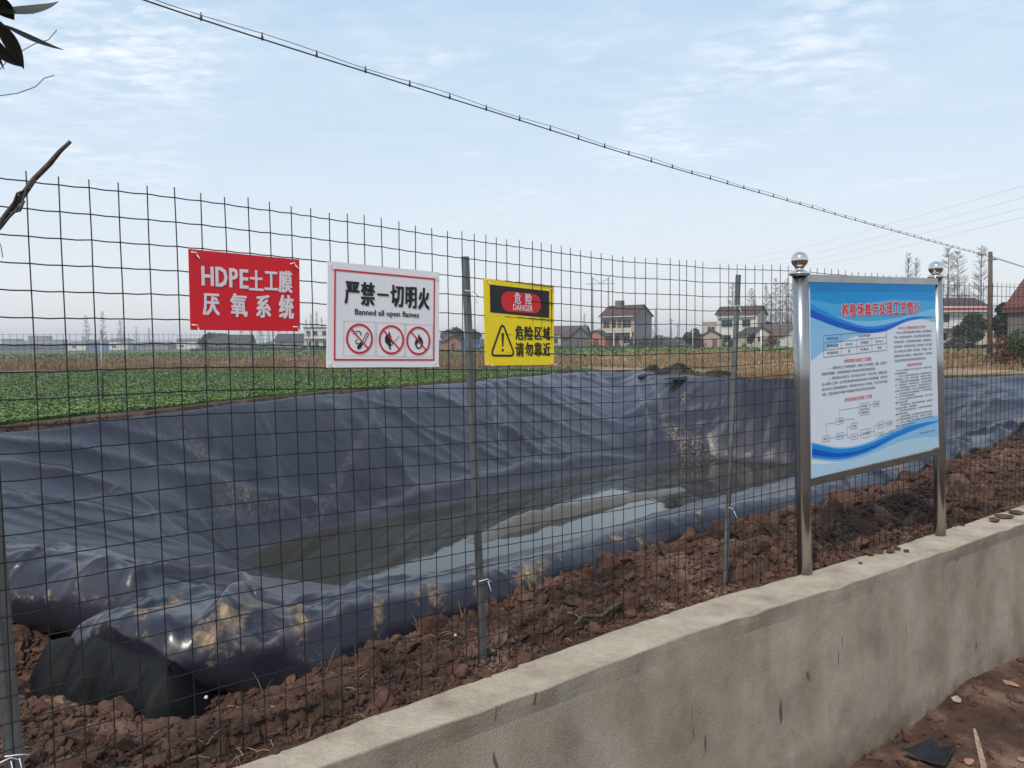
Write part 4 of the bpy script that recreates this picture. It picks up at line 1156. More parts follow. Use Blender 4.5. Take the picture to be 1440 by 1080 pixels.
mb = MB(); line(mb, '沼液沼渣综合利用', .73, .86, .482 - .02, .018, .02); mb.build('heading', M['print_red'], board)
bodyR2 = ['HDPE土工膜厌氧池产生的沼液沼渣，全部用于周边', '农田施肥利用。', '1、HDPE土工膜厌氧池建设规范，防雨防渗防溢流，', '池体坚固，密封、安全可靠。系统运行稳定，',
          '2、定期检查沼气储存输送管道，发现问题及时处', '理，消除隐患，严禁带火作业，注意防火防爆。', '3、厌氧池周围设立防护栏，悬挂安全警示标志，',
          '闲杂人员不得靠近，防止人员坠落发生意外。', '4、沼液经储存池充分发酵腐熟后，作为优质有机肥', '料，用于农田灌溉施肥。', '5、HDPE土工膜厌氧池日常维护管理，由专人负责', '做好台账记录。',
          '6、沼气燃烧利用，设置安全阻火装置，定期检测', '设备完好程度，排查隐患。', '7、粪污资源化利用率达标，实现养殖污染零排放，', '做到种养结合。', '8、沼渣定期清理，经晾晒堆沤后制成有机肥料。', '用于果园菜地施肥改良土壤，提高农产品品质，',
          '9、HDPE土工膜防止阳光暴晒老化，及时修补破损，', '确保工程安全长效运行。', '10、工艺运行期间做好数据监测，加强技术培训，', '提高管理水平。']
for i, tx in enumerate(bodyR2):
    full = len(tx) > 18
    line(blk, tx, .642 if tx[0].isdigit() or i == 0 else .627, .95 if full else .627 + .0155 * len(tx), .492 + i * .0168, .0118)
line(blk, '养殖场宣传公示牌', .83, .96, .885, .011)
# flow chart
def fbox(u0, v0, u1, v1, tx): 
    pn.stroke(blk, [(u0, v0), (u1, v0), (u1, v1), (u0, v1)], .0016, .0012, True)
    pn.text(blk, tx, u0 + .008, v0 + (v1 - v0) * .3, u1 - .008, v0 + (v1 - v0) * .72, .0012, .012, 1)
fbox(.075, .795, .125, .825, '粪污'); fbox(.17, .795, .225, .825, '固液分离'); fbox(.275, .755, .325, .785, '沼渣'); fbox(.275, .812, .325, .842, '污水')
fbox(.35, .80, .425, .845, 'HDPE膜'); fbox(.48, .775, .53, .81, '沼气'); fbox(.55, .78, .60, .805, '能源'); fbox(.48, .835, .53, .86, '沼液'); fbox(.57, .838, .61, .858, '还田')
fbox(.17, .715, .225, .745, '干粪棚'); fbox(.35, .655, .42, .685, '有机肥厂'); fbox(.35, .69, .42, .72, '蔬菜'); fbox(.45, .655, .50, .683, '种植')
for ln in ([(.10, .795), (.10, .733), (.17, .733)], [(.125, .81), (.17, .81)], [(.225, .81), (.25, .81)], [(.25, .77), (.25, .827)], [(.25, .77), (.275, .77)], [(.25, .827), (.275, .827)], [(.325, .827), (.35, .825)],
           [(.425, .82), (.455, .82)], [(.455, .79), (.455, .848)], [(.455, .79), (.48, .79)], [(.455, .848), (.48, .848)], [(.53, .79), (.55, .79)], [(.53, .848), (.57, .848)],
           [(.197, .715), (.197, .672), (.335, .672)], [(.335, .67), (.335, .705)], [(.335, .67), (.35, .67)], [(.335, .705), (.35, .705)], [(.42, .67), (.45, .67)], [(.225, .73), (.30, .73), (.30, .755)]):
    pn.stroke(blk, ln, .0016, .0012)
blk.build('black_print', M['print_black'], board); wht.build('title_outline', M['print_white'], board)

# ------------------------------------------------------------------ houses
GZ = SOIL_Z
def wallmat(name, c, v=.12): return mat(name, c, .9, var=v, scale=.8, bump=.2, bscale=6)
M['w_white'] = wallmat('white_render', (.56, .54, .50)); M['w_cream'] = wallmat('cream_render', (.46, .40, .31)); M['w_grey'] = wallmat('grey_render', (.20, .195, .19), .1)
M['w_orange'] = wallmat('orange_brick', (.38, .16, .09)); M['w_brick'] = wallmat('weathered_brick', (.22, .13, .10)); M['w_tilepink'] = wallmat('pinkish_tile', (.36, .27, .22))
M['w_dark'] = wallmat('old_grey_brick', (.13, .12, .11))
M['roof_red'] = mat('maroon_tiles', (.085, .040, .036), .8, var=.35, scale=3, stretch=(1, 1, 4)); M['roof_dark'] = mat('dark_tiles', (.07, .06, .055), .85, var=.3, scale=2)
M['roof_brown'] = mat('brown_tiles', (.12, .075, .06), .85, var=.35, scale=2)
M['roof_clay'] = mat('clay_tiles', (.24, .075, .04), .8, var=[(.07, .028, .022), (.13, .046, .034), (.20, .08, .055)], scale=5)
M['glass'] = mat('window_glass', (.03, .035, .04), .12); M['frame_w'] = mat('window_frame', (.5, .5, .48), .5); M['shut_g'] = mat('green_shutter', (.05, .17, .15), .5)
M['door'] = mat('door_wood', (.12, .06, .04), .6); M['red_band'] = mat('red_band', (.30, .03, .03), .7); M['blue_sheet'] = mat('blue_sheet', (.04, .12, .35), .5)

def facade(mb, w, h, th, ops):
    zs = sorted({0, h} | {o[2] for o in ops} | {o[3] for o in ops})
    for z0, z1 in zip(zs[:-1], zs[1:]):
        x = -w / 2
        for o in sorted([o for o in ops if o[2] <= z0 + 1e-6 and o[3] >= z1 - 1e-6]):
            if o[0] > x + 1e-6: mb.box(x, o[0], 0, th, z0, z1)
            x = o[1]
        if x < w / 2 - 1e-6: mb.box(x, w / 2, 0, th, z0, z1)
def house(name, label, xpx, Zd, w, d, h, rot, roof, mw, mr, ops=(), doors=(), side_m=None, ridge=2.0, over=.35, cat='house', slabs=(), group=None, shutter=None):
    p = ony(xpx, 480, Zd)
    root = empty(name, (p[0], p[1], GZ), label, cat, group, R(rot))
    mb = MB(); facade(mb, w, h, .2, list(ops) + list(doors))
    mb.build('front_wall', mw, root)
    mb = MB(); mb.box(-w / 2 + .003, w / 2 - .003, .2, d, 0, h)
    if roof == 'gable':
        for x in (-w / 2 + .003, w / 2 - .003):
            t = .0
            k = len(mb.v); mb.v += [(x, 0.0, h), (x, d, h), (x, d / 2, h + ridge)]; mb.face(k, k + 1, k + 2)
    if roof == 'front_gable':
        for y in (.0, d - .003):
            k = len(mb.v); mb.v += [(-w / 2, y, h), (w / 2, y, h), (0, y, h + ridge)]; mb.face(k, k + 1, k + 2)
    mb.build('wall', side_m or mw, root)
    if roof in ('gable', 'front_gable'):
        t = .14
        if roof == 'gable':
            A = [(-w / 2 - over, -over, h - over * ridge / (d / 2)), (w / 2 + over, -over, h - over * ridge / (d / 2)), (w / 2 + over, d / 2, h + ridge), (-w / 2 - over, d / 2, h + ridge)]
            B = [(-w / 2 - over, d + over, h - over * ridge / (d / 2)), (w / 2 + over, d + over, h - over * ridge / (d / 2)), (w / 2 + over, d / 2 + .003, h + ridge), (-w / 2 - over, d / 2 + .003, h + ridge)]
        else:
            A = [(-w / 2 - over, -over, h - over * ridge / (w / 2)), (-w / 2 - over, d + over, h - over * ridge / (w / 2)), (0, d + over, h + ridge), (0, -over, h + ridge)]
            B = [(w / 2 + over, -over, h - over * ridge / (w / 2)), (w / 2 + over, d + over, h - over * ridge / (w / 2)), (.003, d + over, h + ridge), (.003, -over, h + ridge)]
        for Q in (A, B):
            mb = MB(); k = 0
            mb.v = [(x, y, z + .02) for x, y, z in Q] + [(x, y, z + .02 + t) for x, y, z in Q]
            mb.face(0, 1, 2, 3); mb.face(4, 5, 6, 7)
            for i in range(4): mb.face(i, (i + 1) % 4, 4 + (i + 1) % 4, 4 + i)
            # raised courses of tile
            rows = max(4, int(np.linalg.norm(np.array(Q[3]) - np.array(Q[0])) / .45))
            q = [np.array(v) for v in Q]; n_ = np.cross(q[1] - q[0], q[3] - q[0]); n_ /= np.linalg.norm(n_); n_ = n_ if n_[2] > 0 else -n_
            for r_ in range(rows):
                a, b_ = r_ / rows, (r_ + .94) / rows; tp = np.array([0, 0, t + .03])
                c = [q[0] * (1 - a) + q[3] * a + tp, q[1] * (1 - a) + q[2] * a + tp, q[1] * (1 - b_) + q[2] * b_ + tp, q[0] * (1 - b_) + q[3] * b_ + tp]
                c[0] = c[0] + n_ * .05; c[1] = c[1] + n_ * .05
                mb.quad(c); mb.quad([c[0], c[1], c[1] - n_ * .05, c[0] - n_ * .05])
            mb.build('roof', mr, root)
    else:
        mb = MB(); mb.box(-w / 2 - over, w / 2 + over, -over, d + over, h, h + .22)
        mb.build('roof', mr, root)
    for (x0, x1, z0, z1) in ops:
        mb = MB(); f_ = .06; y0, y1 = .05, .10
        mb.box(x0, x0 + f_, y0, y1, z0, z1); mb.box(x1 - f_, x1, y0, y1, z0, z1); mb.box(x0 + f_, x1 - f_, y0, y1, z0, z0 + f_); mb.box(x0 + f_, x1 - f_, y0, y1, z1 - f_, z1)
        n = max(1, int((x1 - x0) / .7))
        for i in range(1, n): xm = x0 + (x1 - x0) * i / n; mb.box(xm - .025, xm + .025, y0, y1, z0 + f_, z1 - f_)
        fr_ = mb.build('window', shutter or M['frame_w'], root)
        mb = MB(); mb.box(x0 + .01, x1 - .01, .12, .14, z0 + .01, z1 - .01); mb.build('pane', M['glass'], fr_)
        mb = MB(); mb.box(x0 - .08, x1 + .08, -.08, -.003, z0 - .1, z0 - .02); mb.build('sill', mw, fr_)
    for (x0, x1, z0, z1) in doors:
        mb = MB(); mb.box(x0 + .01, x1 - .01, .08, .14, z0, z1 - .01); mb.build('door', M['door'], root)
    for (x0, x1, y0, y1, z0, z1, m_, nm) in slabs:
        mb = MB(); mb.box(x0, x1, y0, y1, z0, z1); mb.build(nm, m_, root)
    return root
# three-storey farmhouse in the middle
house('farmhouse', 'tall farmhouse with maroon roof, balcony front and bare grey gable wall, beyond the green field', 868, 168, 8.4, 8.0, 7.0, -38, 'gable', M['w_tilepink'], M['roof_red'],
      ops=[(-3.6, -1.9, 4.3, 6.2), (-1.5, -.3, 4.3, 6.2), (1.4, 3.4, 4.3, 6.3), (1.5, 3.3, .9, 2.6), (-3.4, -1.6, .9, 2.7)], doors=[(.1, 1.0, 3.7, 6.2), (-.9, .6, 0, 2.6)], side_m=M['w_grey'], ridge=2.3,
      slabs=[(-4.2, 4.2, -1.3, -.01, 3.3, 3.5, M['w_white'], 'balcony_slab'), (-4.2, 4.2, -1.3, -1.18, 3.51, 4.3, M['w_cream'], 'balcony_parapet'), (-4.2, -3.9, -1.29, -1.0, 0, 3.29, M['w_white'], 'column'), (-.3, 0.0, -1.29, -1.0, 0, 3.29, M['w_white'], 'column'), (3.9, 4.2, -1.29, -1.0, 0, 3.29, M['w_white'], 'column'),
             (-4.3, 4.3, -.9, -.01, 6.72, 6.86, M['w_white'], 'cornice'), (-2.4, -.9, 3.2, 4.8, 9.0, 10.5, M['w_dark'], 'roof_tower')])
house('shed', 'small orange brick shed against the left side of the tall farmhouse', 838, 166, 4.2, 4, 2.6, -30, 'front_gable', M['w_orange'], M['roof_dark'], doors=[(-.6, .6, 0, 1.9)], ridge=1.2, cat='shed')
house('cottage', 'low grey-roofed cottage with pale pillars, left of the tall farmhouse', 797, 165, 7.4, 6, 3.2, -18, 'gable', M['w_cream'], M['roof_brown'], ops=[(-3.1, -1.9, 1, 2.3), (1.6, 2.8, 1, 2.3)], doors=[(-.8, .2, 0, 2.3)], ridge=1.6,
      slabs=[(-3.6, -3.4, -.9, -.7, 0, 2.85, M['w_white'], 'column'), (-1.4, -1.2, -.9, -.7, 0, 2.85, M['w_white'], 'column'), (1.0, 1.2, -.9, -.7, 0, 2.85, M['w_white'], 'column')])
house('old_barn', 'dark old barn with a gable end between cottage and orange shed', 815, 160, 4.6, 5, 2.5, 15, 'front_gable', M['w_dark'], M['roof_dark'], doors=[(-.5, .6, 0, 1.8)], ridge=1.9, cat='barn')
# white two-storey house with green shutters
house('village_house', 'white two-storey house with green-framed windows and thin maroon roof', 1036, 148, 7.8, 6.4, 6.4, -32, 'gable', M['w_white'], M['roof_red'],
      ops=[(-3.0, -.8, 3.9, 5.3), (1.0, 2.6, 3.9, 5.3), (-2.6, -1.1, 1.0, 2.4)], doors=[(.6, 1.9, 0, 2.6)], side_m=M['w_cream'], ridge=1.5, shutter=M['shut_g'],
      slabs=[(-3.6, 3.6, -.5, -.01, 5.75, 5.9, M['w_white'], 'cornice'), (-.2, 3.6, -1.1, -.01, 2.9, 3.05, M['w_brick'], 'balcony_slab')])
house('annex', 'cream flat-roofed annex at the left of the white two-storey house', 1001, 152, 3.6, 4, 4.9, -20, 'flat', M['w_cream'], M['w_cream'], ops=[(-.9, .6, 2.9, 4.1)], doors=[], over=.15, cat='annex')
house('lean_to', 'low stone-grey lean-to in front of the cream annex', 1000, 146, 3.8, 3, 2.2, -20, 'front_gable', M['w_tilepink'], M['roof_dark'], doors=[(.2, 1.1, 0, 1.7)], ridge=1.1, cat='shed')
house('cottage', 'low cream cottage with one window right of the white two-storey house', 1071, 142, 3.6, 5, 2.6, 12, 'front_gable', M['w_cream'], M['roof_dark'], ops=[(-.8, .4, 1.0, 2.0)], ridge=1.1)
house('farm_barn', 'long brown-roofed barn with a white gable end, left of the information board', 1100, 146, 6.4, 5, 2.6, 8, 'gable', M['w_dark'], M['roof_brown'], ops=[(-2, -1, .9, 1.9)], doors=[(.2, 1.2, 0, 2)], ridge=1.6, cat='barn')
house('white_barn', 'small white gabled outbuilding beside the left post of the information board', 1113, 140, 3.6, 5, 2.2, 24, 'front_gable', M['w_white'], M['roof_brown'], doors=[(.3, 1.1, 0, 1.6)], ridge=1.3, cat='barn')
# right: white house with maroon and red bands
house('banded_house', 'white two-storey house with maroon roof and red stripe, right of the information board', 1345, 96, 8.3, 6, 5.1, 6, 'gable', M['w_white'], M['roof_red'],
      ops=[(-2.6, -.9, 3.2, 4.4), (1.4, 3.0, 3.2, 4.4), (-2.4, -1.2, .9, 2.0)], doors=[(.7, 1.6, 0, 1.9), (2.2, 3.0, 0, 1.9)], ridge=1.2,
      slabs=[(-4.2, 4.2, -.75, -.01, 4.55, 4.75, M['w_white'], 'cornice'), (-4.2, 4.2, -.80, -.76, 4.76, 5.05, M['red_band'], 'stripe'), (-4.2, 4.2, -.75, -.01, 4.76, 5.25, M['w_white'], 'parapet'), (-4.2, 4.2, -.9, -.01, 2.5, 2.66, M['w_white'], 'balcony_slab')])
house('low_house', 'low pale gabled house behind the wooden pole', 1400, 90, 3.8, 6, 1.9, -6, 'front_gable', M['w_cream'], M['roof_brown'], ridge=1.1)
tiled = house('tiled_house', 'old grey brick house with red clay tile roof at the right edge', 1484, 39, 4.6, 4.4, 2.7, -60, 'gable', M['w_dark'], M['roof_clay'], ops=[(-1.2, -.3, 1, 1.9)], ridge=1.75, over=.2)
# single clay tiles on the camera side
tw, tl = .24, .30
mbt = MB()
mbt.v = [(-tw / 2, 0, .0), (-tw * .2, 0, .035), (tw * .2, 0, .035), (tw / 2, 0, .0), (-tw / 2, tl * 1.12, -.01), (-tw * .2, tl * 1.12, .02), (tw * .2, tl * 1.12, .02), (tw / 2, tl * 1.12, -.01)]
mbt.v += [(x, y, z - .02) for x, y, z in mbt.v[:4]]
for a in ((0, 1, 5, 4), (1, 2, 6, 5), (2, 3, 7, 6), (8, 9, 1, 0), (9, 10, 2, 1), (10, 11, 3, 2)): mbt.face(*a)
tile0 = mbt.build('roof_tile', M['roof_clay'], tiled)
ang = math.atan2(1.75, 2.2); L_ = math.hypot(1.75, 2.2) + .2 / math.cos(ang)
ntile = 0
for r_ in range(int(L_ / tl) + 1):
    for c_ in range(17):
        x = -2.5 + (c_ + .5) * tw; 
        if x > .9 and False: continue
        yy = -.2 + r_ * tl * math.cos(ang); zz_ = 2.7 - .2 * math.tan(ang) + .26 + r_ * tl * math.sin(ang)
        o = tile0 if ntile == 0 else tile0.copy()
        if ntile: COL.objects.link(o)
        o.parent = tiled; o.location = (x + random.uniform(-.01, .01), yy, zz_); o.rotation_euler = (ang + random.uniform(-.03, .03), 0, random.uniform(-.02, .02)); ntile += 1
# left
house('white_house', 'white two-storey house with blue doors between the red and the white sign', 447, 215, 7.4, 6, 6.1, 10, 'flat', M['w_white'], M['roof_red'],
      ops=[(-3.1, -1.9, 3.9, 5.3), (-1.2, 0, 3.9, 5.3), (1.2, 2.4, 3.9, 5.3), (-3.0, -1.8, .9, 2.4)], doors=[(-.9, .2, 0, 2.5), (1.3, 2.6, 0, 2.5)], over=.25, slabs=[(-3.7, 3.7, -.8, -.01, 3.1, 3.25, M['w_white'], 'balcony_slab')])
house('dark_house', 'long low dark-roofed house beneath the red sign', 322, 230, 12, 7, 2.4, 6, 'gable', M['w_dark'], M['roof_dark'], ops=[(-4, -3, 1, 2), (2, 3.4, 1, 2)], doors=[(-1, 0, 0, 2)], ridge=2.2)
house('grey_house', 'low grey house just left of the white two-storey house by the red sign', 407, 222, 9, 6, 2.6, -8, 'gable', M['w_grey'], M['roof_dark'], ops=[(-3, -2, 1, 2)], doors=[(1, 2, 0, 2)], ridge=2.0)
house('shed', 'small orange shed with dark doorway between the white sign and the middle post', 637, 150, 3.0, 3.4, 1.9, 18, 'front_gable', M['w_orange'], M['roof_brown'], doors=[(-.35, .4, 0, 1.3)], ridge=1.0, cat='shed')
house('blue_shed', 'low shed with blue sheet walls just right of the small orange shed', 660, 158, 3.6, 3, 1.9, 8, 'flat', M['blue_sheet'], M['w_grey'], doors=[(-.5, .5, 0, 1.6)], over=.1, cat='shed')
for i, (x, w, h_, m_, lb) in enumerate(((112, 12, 3.4, 'w_white', 'farthest white shed on the left skyline, left of the blue one'), (140, 14, 4.0, 'blue_sheet', 'blue factory shed on the left skyline'), (166, 9, 4.6, 'w_white', 'white factory hall right of the blue shed on the left skyline'),
                                        (214, 16, 2.8, 'w_grey', 'long grey shed on the skyline left of the red sign'), (262, 10, 4.2, 'w_white', 'pale hall on the skyline at the left edge of the red sign'))):
    house('skyline_shed', lb, x, 400, w, 8, h_, 5, 'gable', M[m_], M['w_grey'], ops=[(-w / 3, -w / 3 + 2, 1, 2.4)], ridge=1.3, cat='shed')
for i, (x, w, h_) in enumerate(((12, 12, 9), (30, 10, 7), (52, 14, 11), (76, 12, 8))):
    house('far_block', ('leftmost', 'second from left', 'third from left', 'rightmost')[i] + ' hazy apartment block on the far left skyline', x, 620, w, 10, h_, 4, 'flat', M['w_grey'], M['w_grey'], ops=[(-w / 3, -w / 3 + 2, 3, 5), (w / 6, w / 6 + 2, 3, 5)], cat='apartment block', group='hazy blocks on the far skyline')

# ------------------------------------------------------------------ trees and bushes
M['bark'] = mat('bark', (.10, .085, .07), .95, var=.3, scale=4); M['twig'] = mat('bare_twigs', (.13, .11, .095), .95)
def leafmat(name, c, v=.4): return mat(name, c, .75, var=v, scale=1.5, spec=.3)
M['lf_dark'] = leafmat('dark_foliage', (.050, .060, .034)); M['lf_green'] = leafmat('green_foliage', (.045, .075, .025)); M['lf_red'] = leafmat('reddish_foliage', (.12, .045, .035))
M['lf_olive'] = leafmat('olive_foliage', (.07, .07, .035))
def bare_tree_mesh(seed, h, spread, poplar=False):
    r_ = random.Random(seed); tr = MB(); tr.smooth = True
    pts = [(r_.uniform(-.02, .02) * h * t * .4, r_.uniform(-.02, .02) * h * t * .4, h * t) for t in (0, .25, .5, .75, 1)]
    tr.tube(pts, [h * .010, h * .0085, h * .006, h * .0035, h * .001], 6)
    cr_ = MB()
    def at(t):
        i = min(3, int(t * 4)); f_ = t * 4 - i; return [pts[i][k] * (1 - f_) + pts[i + 1][k] * f_ for k in range(3)]
    for _ in range(170):
        t = r_.uniform(.18, .98); a = r_.uniform(0, 6.283); L = spread * (1.05 - t) ** .75 * r_.uniform(.5, 1.1) + .15
        p = at(t); rise = r_.uniform(.5, 1.1) * (1.6 if poplar else .55)
        e = [p[0] + math.cos(a) * L, p[1] + math.sin(a) * L, p[2] + L * rise]; md = [(p[k] + e[k]) / 2 for k in range(3)]; md[2] -= L * .08
        cr_.tube([p, md, e], [h * .0018, h * .0013, h * .0005], 3, False)
        for _ in range(8):
            f_ = r_.uniform(.3, 1); q = [p[k] * (1 - f_) + e[k] * f_ for k in range(3)]; l2 = L * r_.uniform(.2, .45); a2 = a + r_.uniform(-1.2, 1.2)
            cr_.tube([q, [q[0] + math.cos(a2) * l2, q[1] + math.sin(a2) * l2, q[2] + l2 * r_.uniform(.2, 1.3)]], [h * .0009, h * .0004], 3, False)
    return tr, cr_
PROTO = []
for sd_ in range(4):
    tr, cr_ = bare_tree_mesh(300 + sd_, 12, (2.0, 1.6, 2.3, 1.1)[sd_], sd_ == 3)
    a = tr.build('trunk', M['bark']); b_ = cr_.build('branches', M['twig'])
    PROTO.append((a.data, b_.data)); bpy.data.objects.remove(a); bpy.data.objects.remove(b_)
def bare_tree(x, Zd, ytop, label, group, k):
    p = ony(x, 480, Zd); zt = ony(x, ytop, Zd)[2]; s = (zt - GZ) / 12
    root = empty('bare_tree', (p[0], p[1], GZ), label, 'tree', group, random.uniform(0, 6))
    root.scale = (s, s, s)
    link('trunk', PROTO[k % 4][0], root); link('branches', PROTO[k % 4][1], root)
G1 = 'bare trees behind the banded house'
for i, (x, y, lb) in enumerate(((1276, 356, 'left one of two slim bare trees showing above the information board'), (1287, 363, 'right one of two slim bare trees showing above the information board'), (1331, 346, 'taller of the two bare conical trees right of the right ball finial'),
                                (1345, 352, 'lower of the two bare conical trees right of the right ball finial'), (1378, 345, 'bare conical tree immediately left of the wooden pole top'))):
    bare_tree(x, 125 + 6 * i, y, lb, G1, (3, 3, 0, 2, 0)[i])
names = ('first', 'second', 'third', 'fourth', 'fifth', 'sixth', 'seventh', 'eighth', 'ninth')
for i, (x, y) in enumerate(((1030, 396), (1038, 410), (1056, 405), (1077, 398), (1083, 412), (1091, 390), (1100, 396), (1106, 392), (1113, 400))):
    bare_tree(x, 175 + 4 * (i % 3), y, names[i] + ' from left of the bare trees behind the white two-storey house', 'bare trees behind the white house', i)
for i, (x, y) in enumerate(((122, 443), (145, 437), (170, 450), (192, 458), (210, 460))):
    bare_tree(x, 330 + 10 * (i % 2), y, names[i] + ' from left of the hazy bare trees on the skyline', 'hazy bare trees on the left skyline', i)
for i, (x, y) in enumerate(((340, 455), (352, 460), (366, 452), (378, 458), (392, 454), (404, 460))):
    bare_tree(x, 260 + 5 * (i % 2), y, names[i] + ' from left of the bare trees behind the red sign', 'bare trees behind the red sign', i)
for i, (x, y) in enumerate(((431, 448), (438, 441), (446, 438), (453, 446), (461, 450))):
    bare_tree(x, 250 + 5 * (i % 2), y, names[i] + ' from left of the bare trees between the red and white signs', 'bare trees between the red and white signs', 3)
bare_tree(922, 185, 434, 'slim bare tree just right of the tall grey-gabled farmhouse', None, 3)
bare_tree(822, 200, 440, 'thin bare tree behind the old dark barn', None, 3)
bare_tree(1060, 165, 420, 'bare tree close behind the gable of the white two-storey house', None, 2)
def leaf_cloud(n, centers, size, seed=0):
    r_ = np.random.default_rng(seed); V = []; 
    w = np.array([c[3] for c in centers]) ** 2; w = w / w.sum()
    ci = r_.choice(len(centers), n, p=w)
    d = r_.normal(size=(n, 3)); d /= np.linalg.norm(d, axis=1)[:, None]
    rad_ = r_.uniform(.45, 1.08, n) ** .6
    c = np.array([q[:3] for q in centers])[ci]; rr_ = np.array([q[3] for q in centers])[ci]; fl_ = np.array([q[4] if len(q) > 4 else .8 for q in centers])[ci]
    P_ = c + d * (rad_ * rr_)[:, None] * np.c_[np.ones(n), np.ones(n), fl_]
    a = r_.normal(size=(n, 3)); a /= np.linalg.norm(a, axis=1)[:, None]; b_ = np.cross(a, r_.normal(size=(n, 3))); b_ /= np.linalg.norm(b_, axis=1)[:, None]
    s = size * r_.uniform(.6, 1.4, n)[:, None]
    V = np.stack([P_ - a * s, P_ + b_ * s * .5, P_ + a * s, P_ - b_ * s * .5], 1).reshape(-1, 3)
    V[:, 2] = np.maximum(V[:, 2], .02)
    return V, np.arange(4 * n).reshape(n, 4)
def bush(name, label, cat, x, Zd, wpx, hpx, m, n=1500, leaf=.16, group=None, seed=0, trunk=True, cypress=False, ybase=None):
    p = ony(x, 480, Zd); s = Zd / 1080; w, h = wpx * s, hpx * s; r_ = random.Random(seed + 5)
    root = empty(name, (p[0], p[1], GZ), label, cat, group)
    if cypress: C_ = [(0, 0, h * t, w * .5 * (1.15 - t), 1.4) for t in (.15, .35, .55, .75)]
    else:
        C_ = []
        for _ in range(9):
            a = r_.uniform(0, 6.28); q = r_.uniform(0, .32) * w; zz_ = r_.uniform(.3, .8) * h; C_.append((math.cos(a) * q * 1.2, math.sin(a) * q, zz_, r_.uniform(.16, .30) * min(w, h * 1.3)))
        if not trunk: C_ += [(r_.uniform(-.35, .35) * w, 0, .15 * h, .25 * min(w, h * 1.5)) for _ in range(4)]
    v, f = leaf_cloud(n, C_, leaf, seed); npmesh('crown' if trunk else 'foliage', v, f, m, smooth=False, parent=root)
    mb = MB(); mb.smooth = True
    mb.tube([(0, 0, -.1), (0.02 * w, 0, h * .35), (0, 0, h * .7)], [w * .04, w * .03, w * .012], 6)
    for _ in range(6):
        c = r_.choice(C_); mb.tube([(0.01, 0, h * r_.uniform(.15, .5)), (c[0], c[1], c[2])], [w * .018, w * .006], 4)
    mb.build('trunk' if trunk else 'stem', M['bark'], root)
bush('evergreen_tree', 'dark round tree against the hazy skyline beneath the left part of the red sign', 'tree', 296, 235, 52, 27, M['lf_dark'], 2500, .42, seed=1)
bush('evergreen_tree', 'dark evergreen behind the small orange shed, left of the middle post', 'tree', 640, 175, 42, 33, M['lf_dark'], 2200, .32, seed=2)
bush('evergreen_tree', 'dark evergreen tree at the left edge of the yellow sign', 'tree', 668, 180, 26, 30, M['lf_dark'], 1200, .32, seed=12)
bush('evergreen_tree', 'dark bushy tree left of the cream annex', 'tree', 975, 156, 34, 27, M['lf_dark'], 2200, .26, seed=3)
bush('evergreen_tree', 'dark tree between the white two-storey house and its cottage', 'tree', 1057, 138, 14, 25, M['lf_dark'], 1400, .2, seed=4)
bush('evergreen_tree', 'large dark tree behind the right gable of the white two-storey house', 'tree', 1078, 165, 28, 38, M['lf_dark'], 2400, .28, seed=14)
bush('evergreen_tree', 'dark round tree in front of the banded white house', 'tree', 1368, 84, 48, 58, M['lf_dark'], 4200, .16, seed=5)
bush('evergreen_tree', 'dark dense tree beside the clay tiled roof', 'tree', 1424, 46, 52, 90, M['lf_dark'], 5200, .10, seed=6)
bush('hedge_bush', 'reddish shrub on the field edge right of the wooden pole', 'shrub', 1412, 33, 52, 58, M['lf_red'], 1900, .05, seed=7, trunk=False)
bush('hedge_bush', 'green shrub at the right edge above the liner', 'shrub', 1444, 31, 60, 62, M['lf_green'], 2600, .06, seed=8, trunk=False)
bush('hedge_bush', 'small olive shrub below the banded house', 'shrub', 1345, 82, 40, 20, M['lf_olive'], 900, .12, seed=9, trunk=False)
bush('hedge_bush', 'reddish low shrub before the cream cottage', 'shrub', 1083, 134, 22, 17, M['lf_red'], 900, .16, seed=10, trunk=False)
bush('hedge_bush', 'low green shrub by the door of the white two-storey house', 'shrub', 1030, 138, 16, 12, M['lf_green'], 700, .16, seed=11, trunk=False)
bush('hedge_bush', 'dim pink-grey shrub in front of the lean-to', 'shrub', 985, 140, 22, 15, M['lf_red'], 700, .16, seed=13, trunk=False)
for i, x in enumerate((888, 894, 900, 905, 911, 917, 923, 930)):
    bush('cypress', names[i] + ' from left of the small dark cypresses at the grey gable wall', 'cypress', x, 160, 6, 19 - (i % 3) * 1.5, M['lf_dark'], 320, .16, 'cypresses in front of the grey gable', 20 + i, cypress=True)
# hedge lines and the far wood
def belt(name, label, x0, x1, Zd, hpx, n, m, leaf, seed):
    r_ = np.random.default_rng(seed); C_ = []
    s = Zd / 1080
    for x in np.arange(x0, x1, max(3, hpx * .5)):
        p = ony(x, 480, Zd + r_.uniform(-6, 6)); hh = hpx * s * r_.uniform(.5, 1.1); C_.append((p[0], p[1], GZ + hh * .35, hh * .7, .8))
    v, f = leaf_cloud(n, C_, leaf, seed); v[:, 2] = np.maximum(v[:, 2], GZ + .02)
    tag(npmesh(name, v, f, m, smooth=False), label, None, kind='stuff')
belt('far_woods', 'hazy belt of trees along the far left horizon', -80, 700, 520, 9, 14000, M['lf_olive'], 1.3, 1)
belt('far_woods', 'hazy belt of trees along the far right horizon', 700, 1540, 380, 13, 12000, M['lf_olive'], .9, 2)
belt('hedge_line', 'brown hedge in front of the houses in the middle distance', 660, 1130, 150, 6, 6500, M['lf_olive'], .2, 3)
belt('hedge_line', 'dark hedge below the houses behind the red sign', 270, 470, 205, 6, 3500, M['lf_dark'], .3, 4)
belt('hedge_line', 'low hedge at the foot of the banded house', 1300, 1460, 88, 10, 3200, M['lf_olive'], .14, 5)

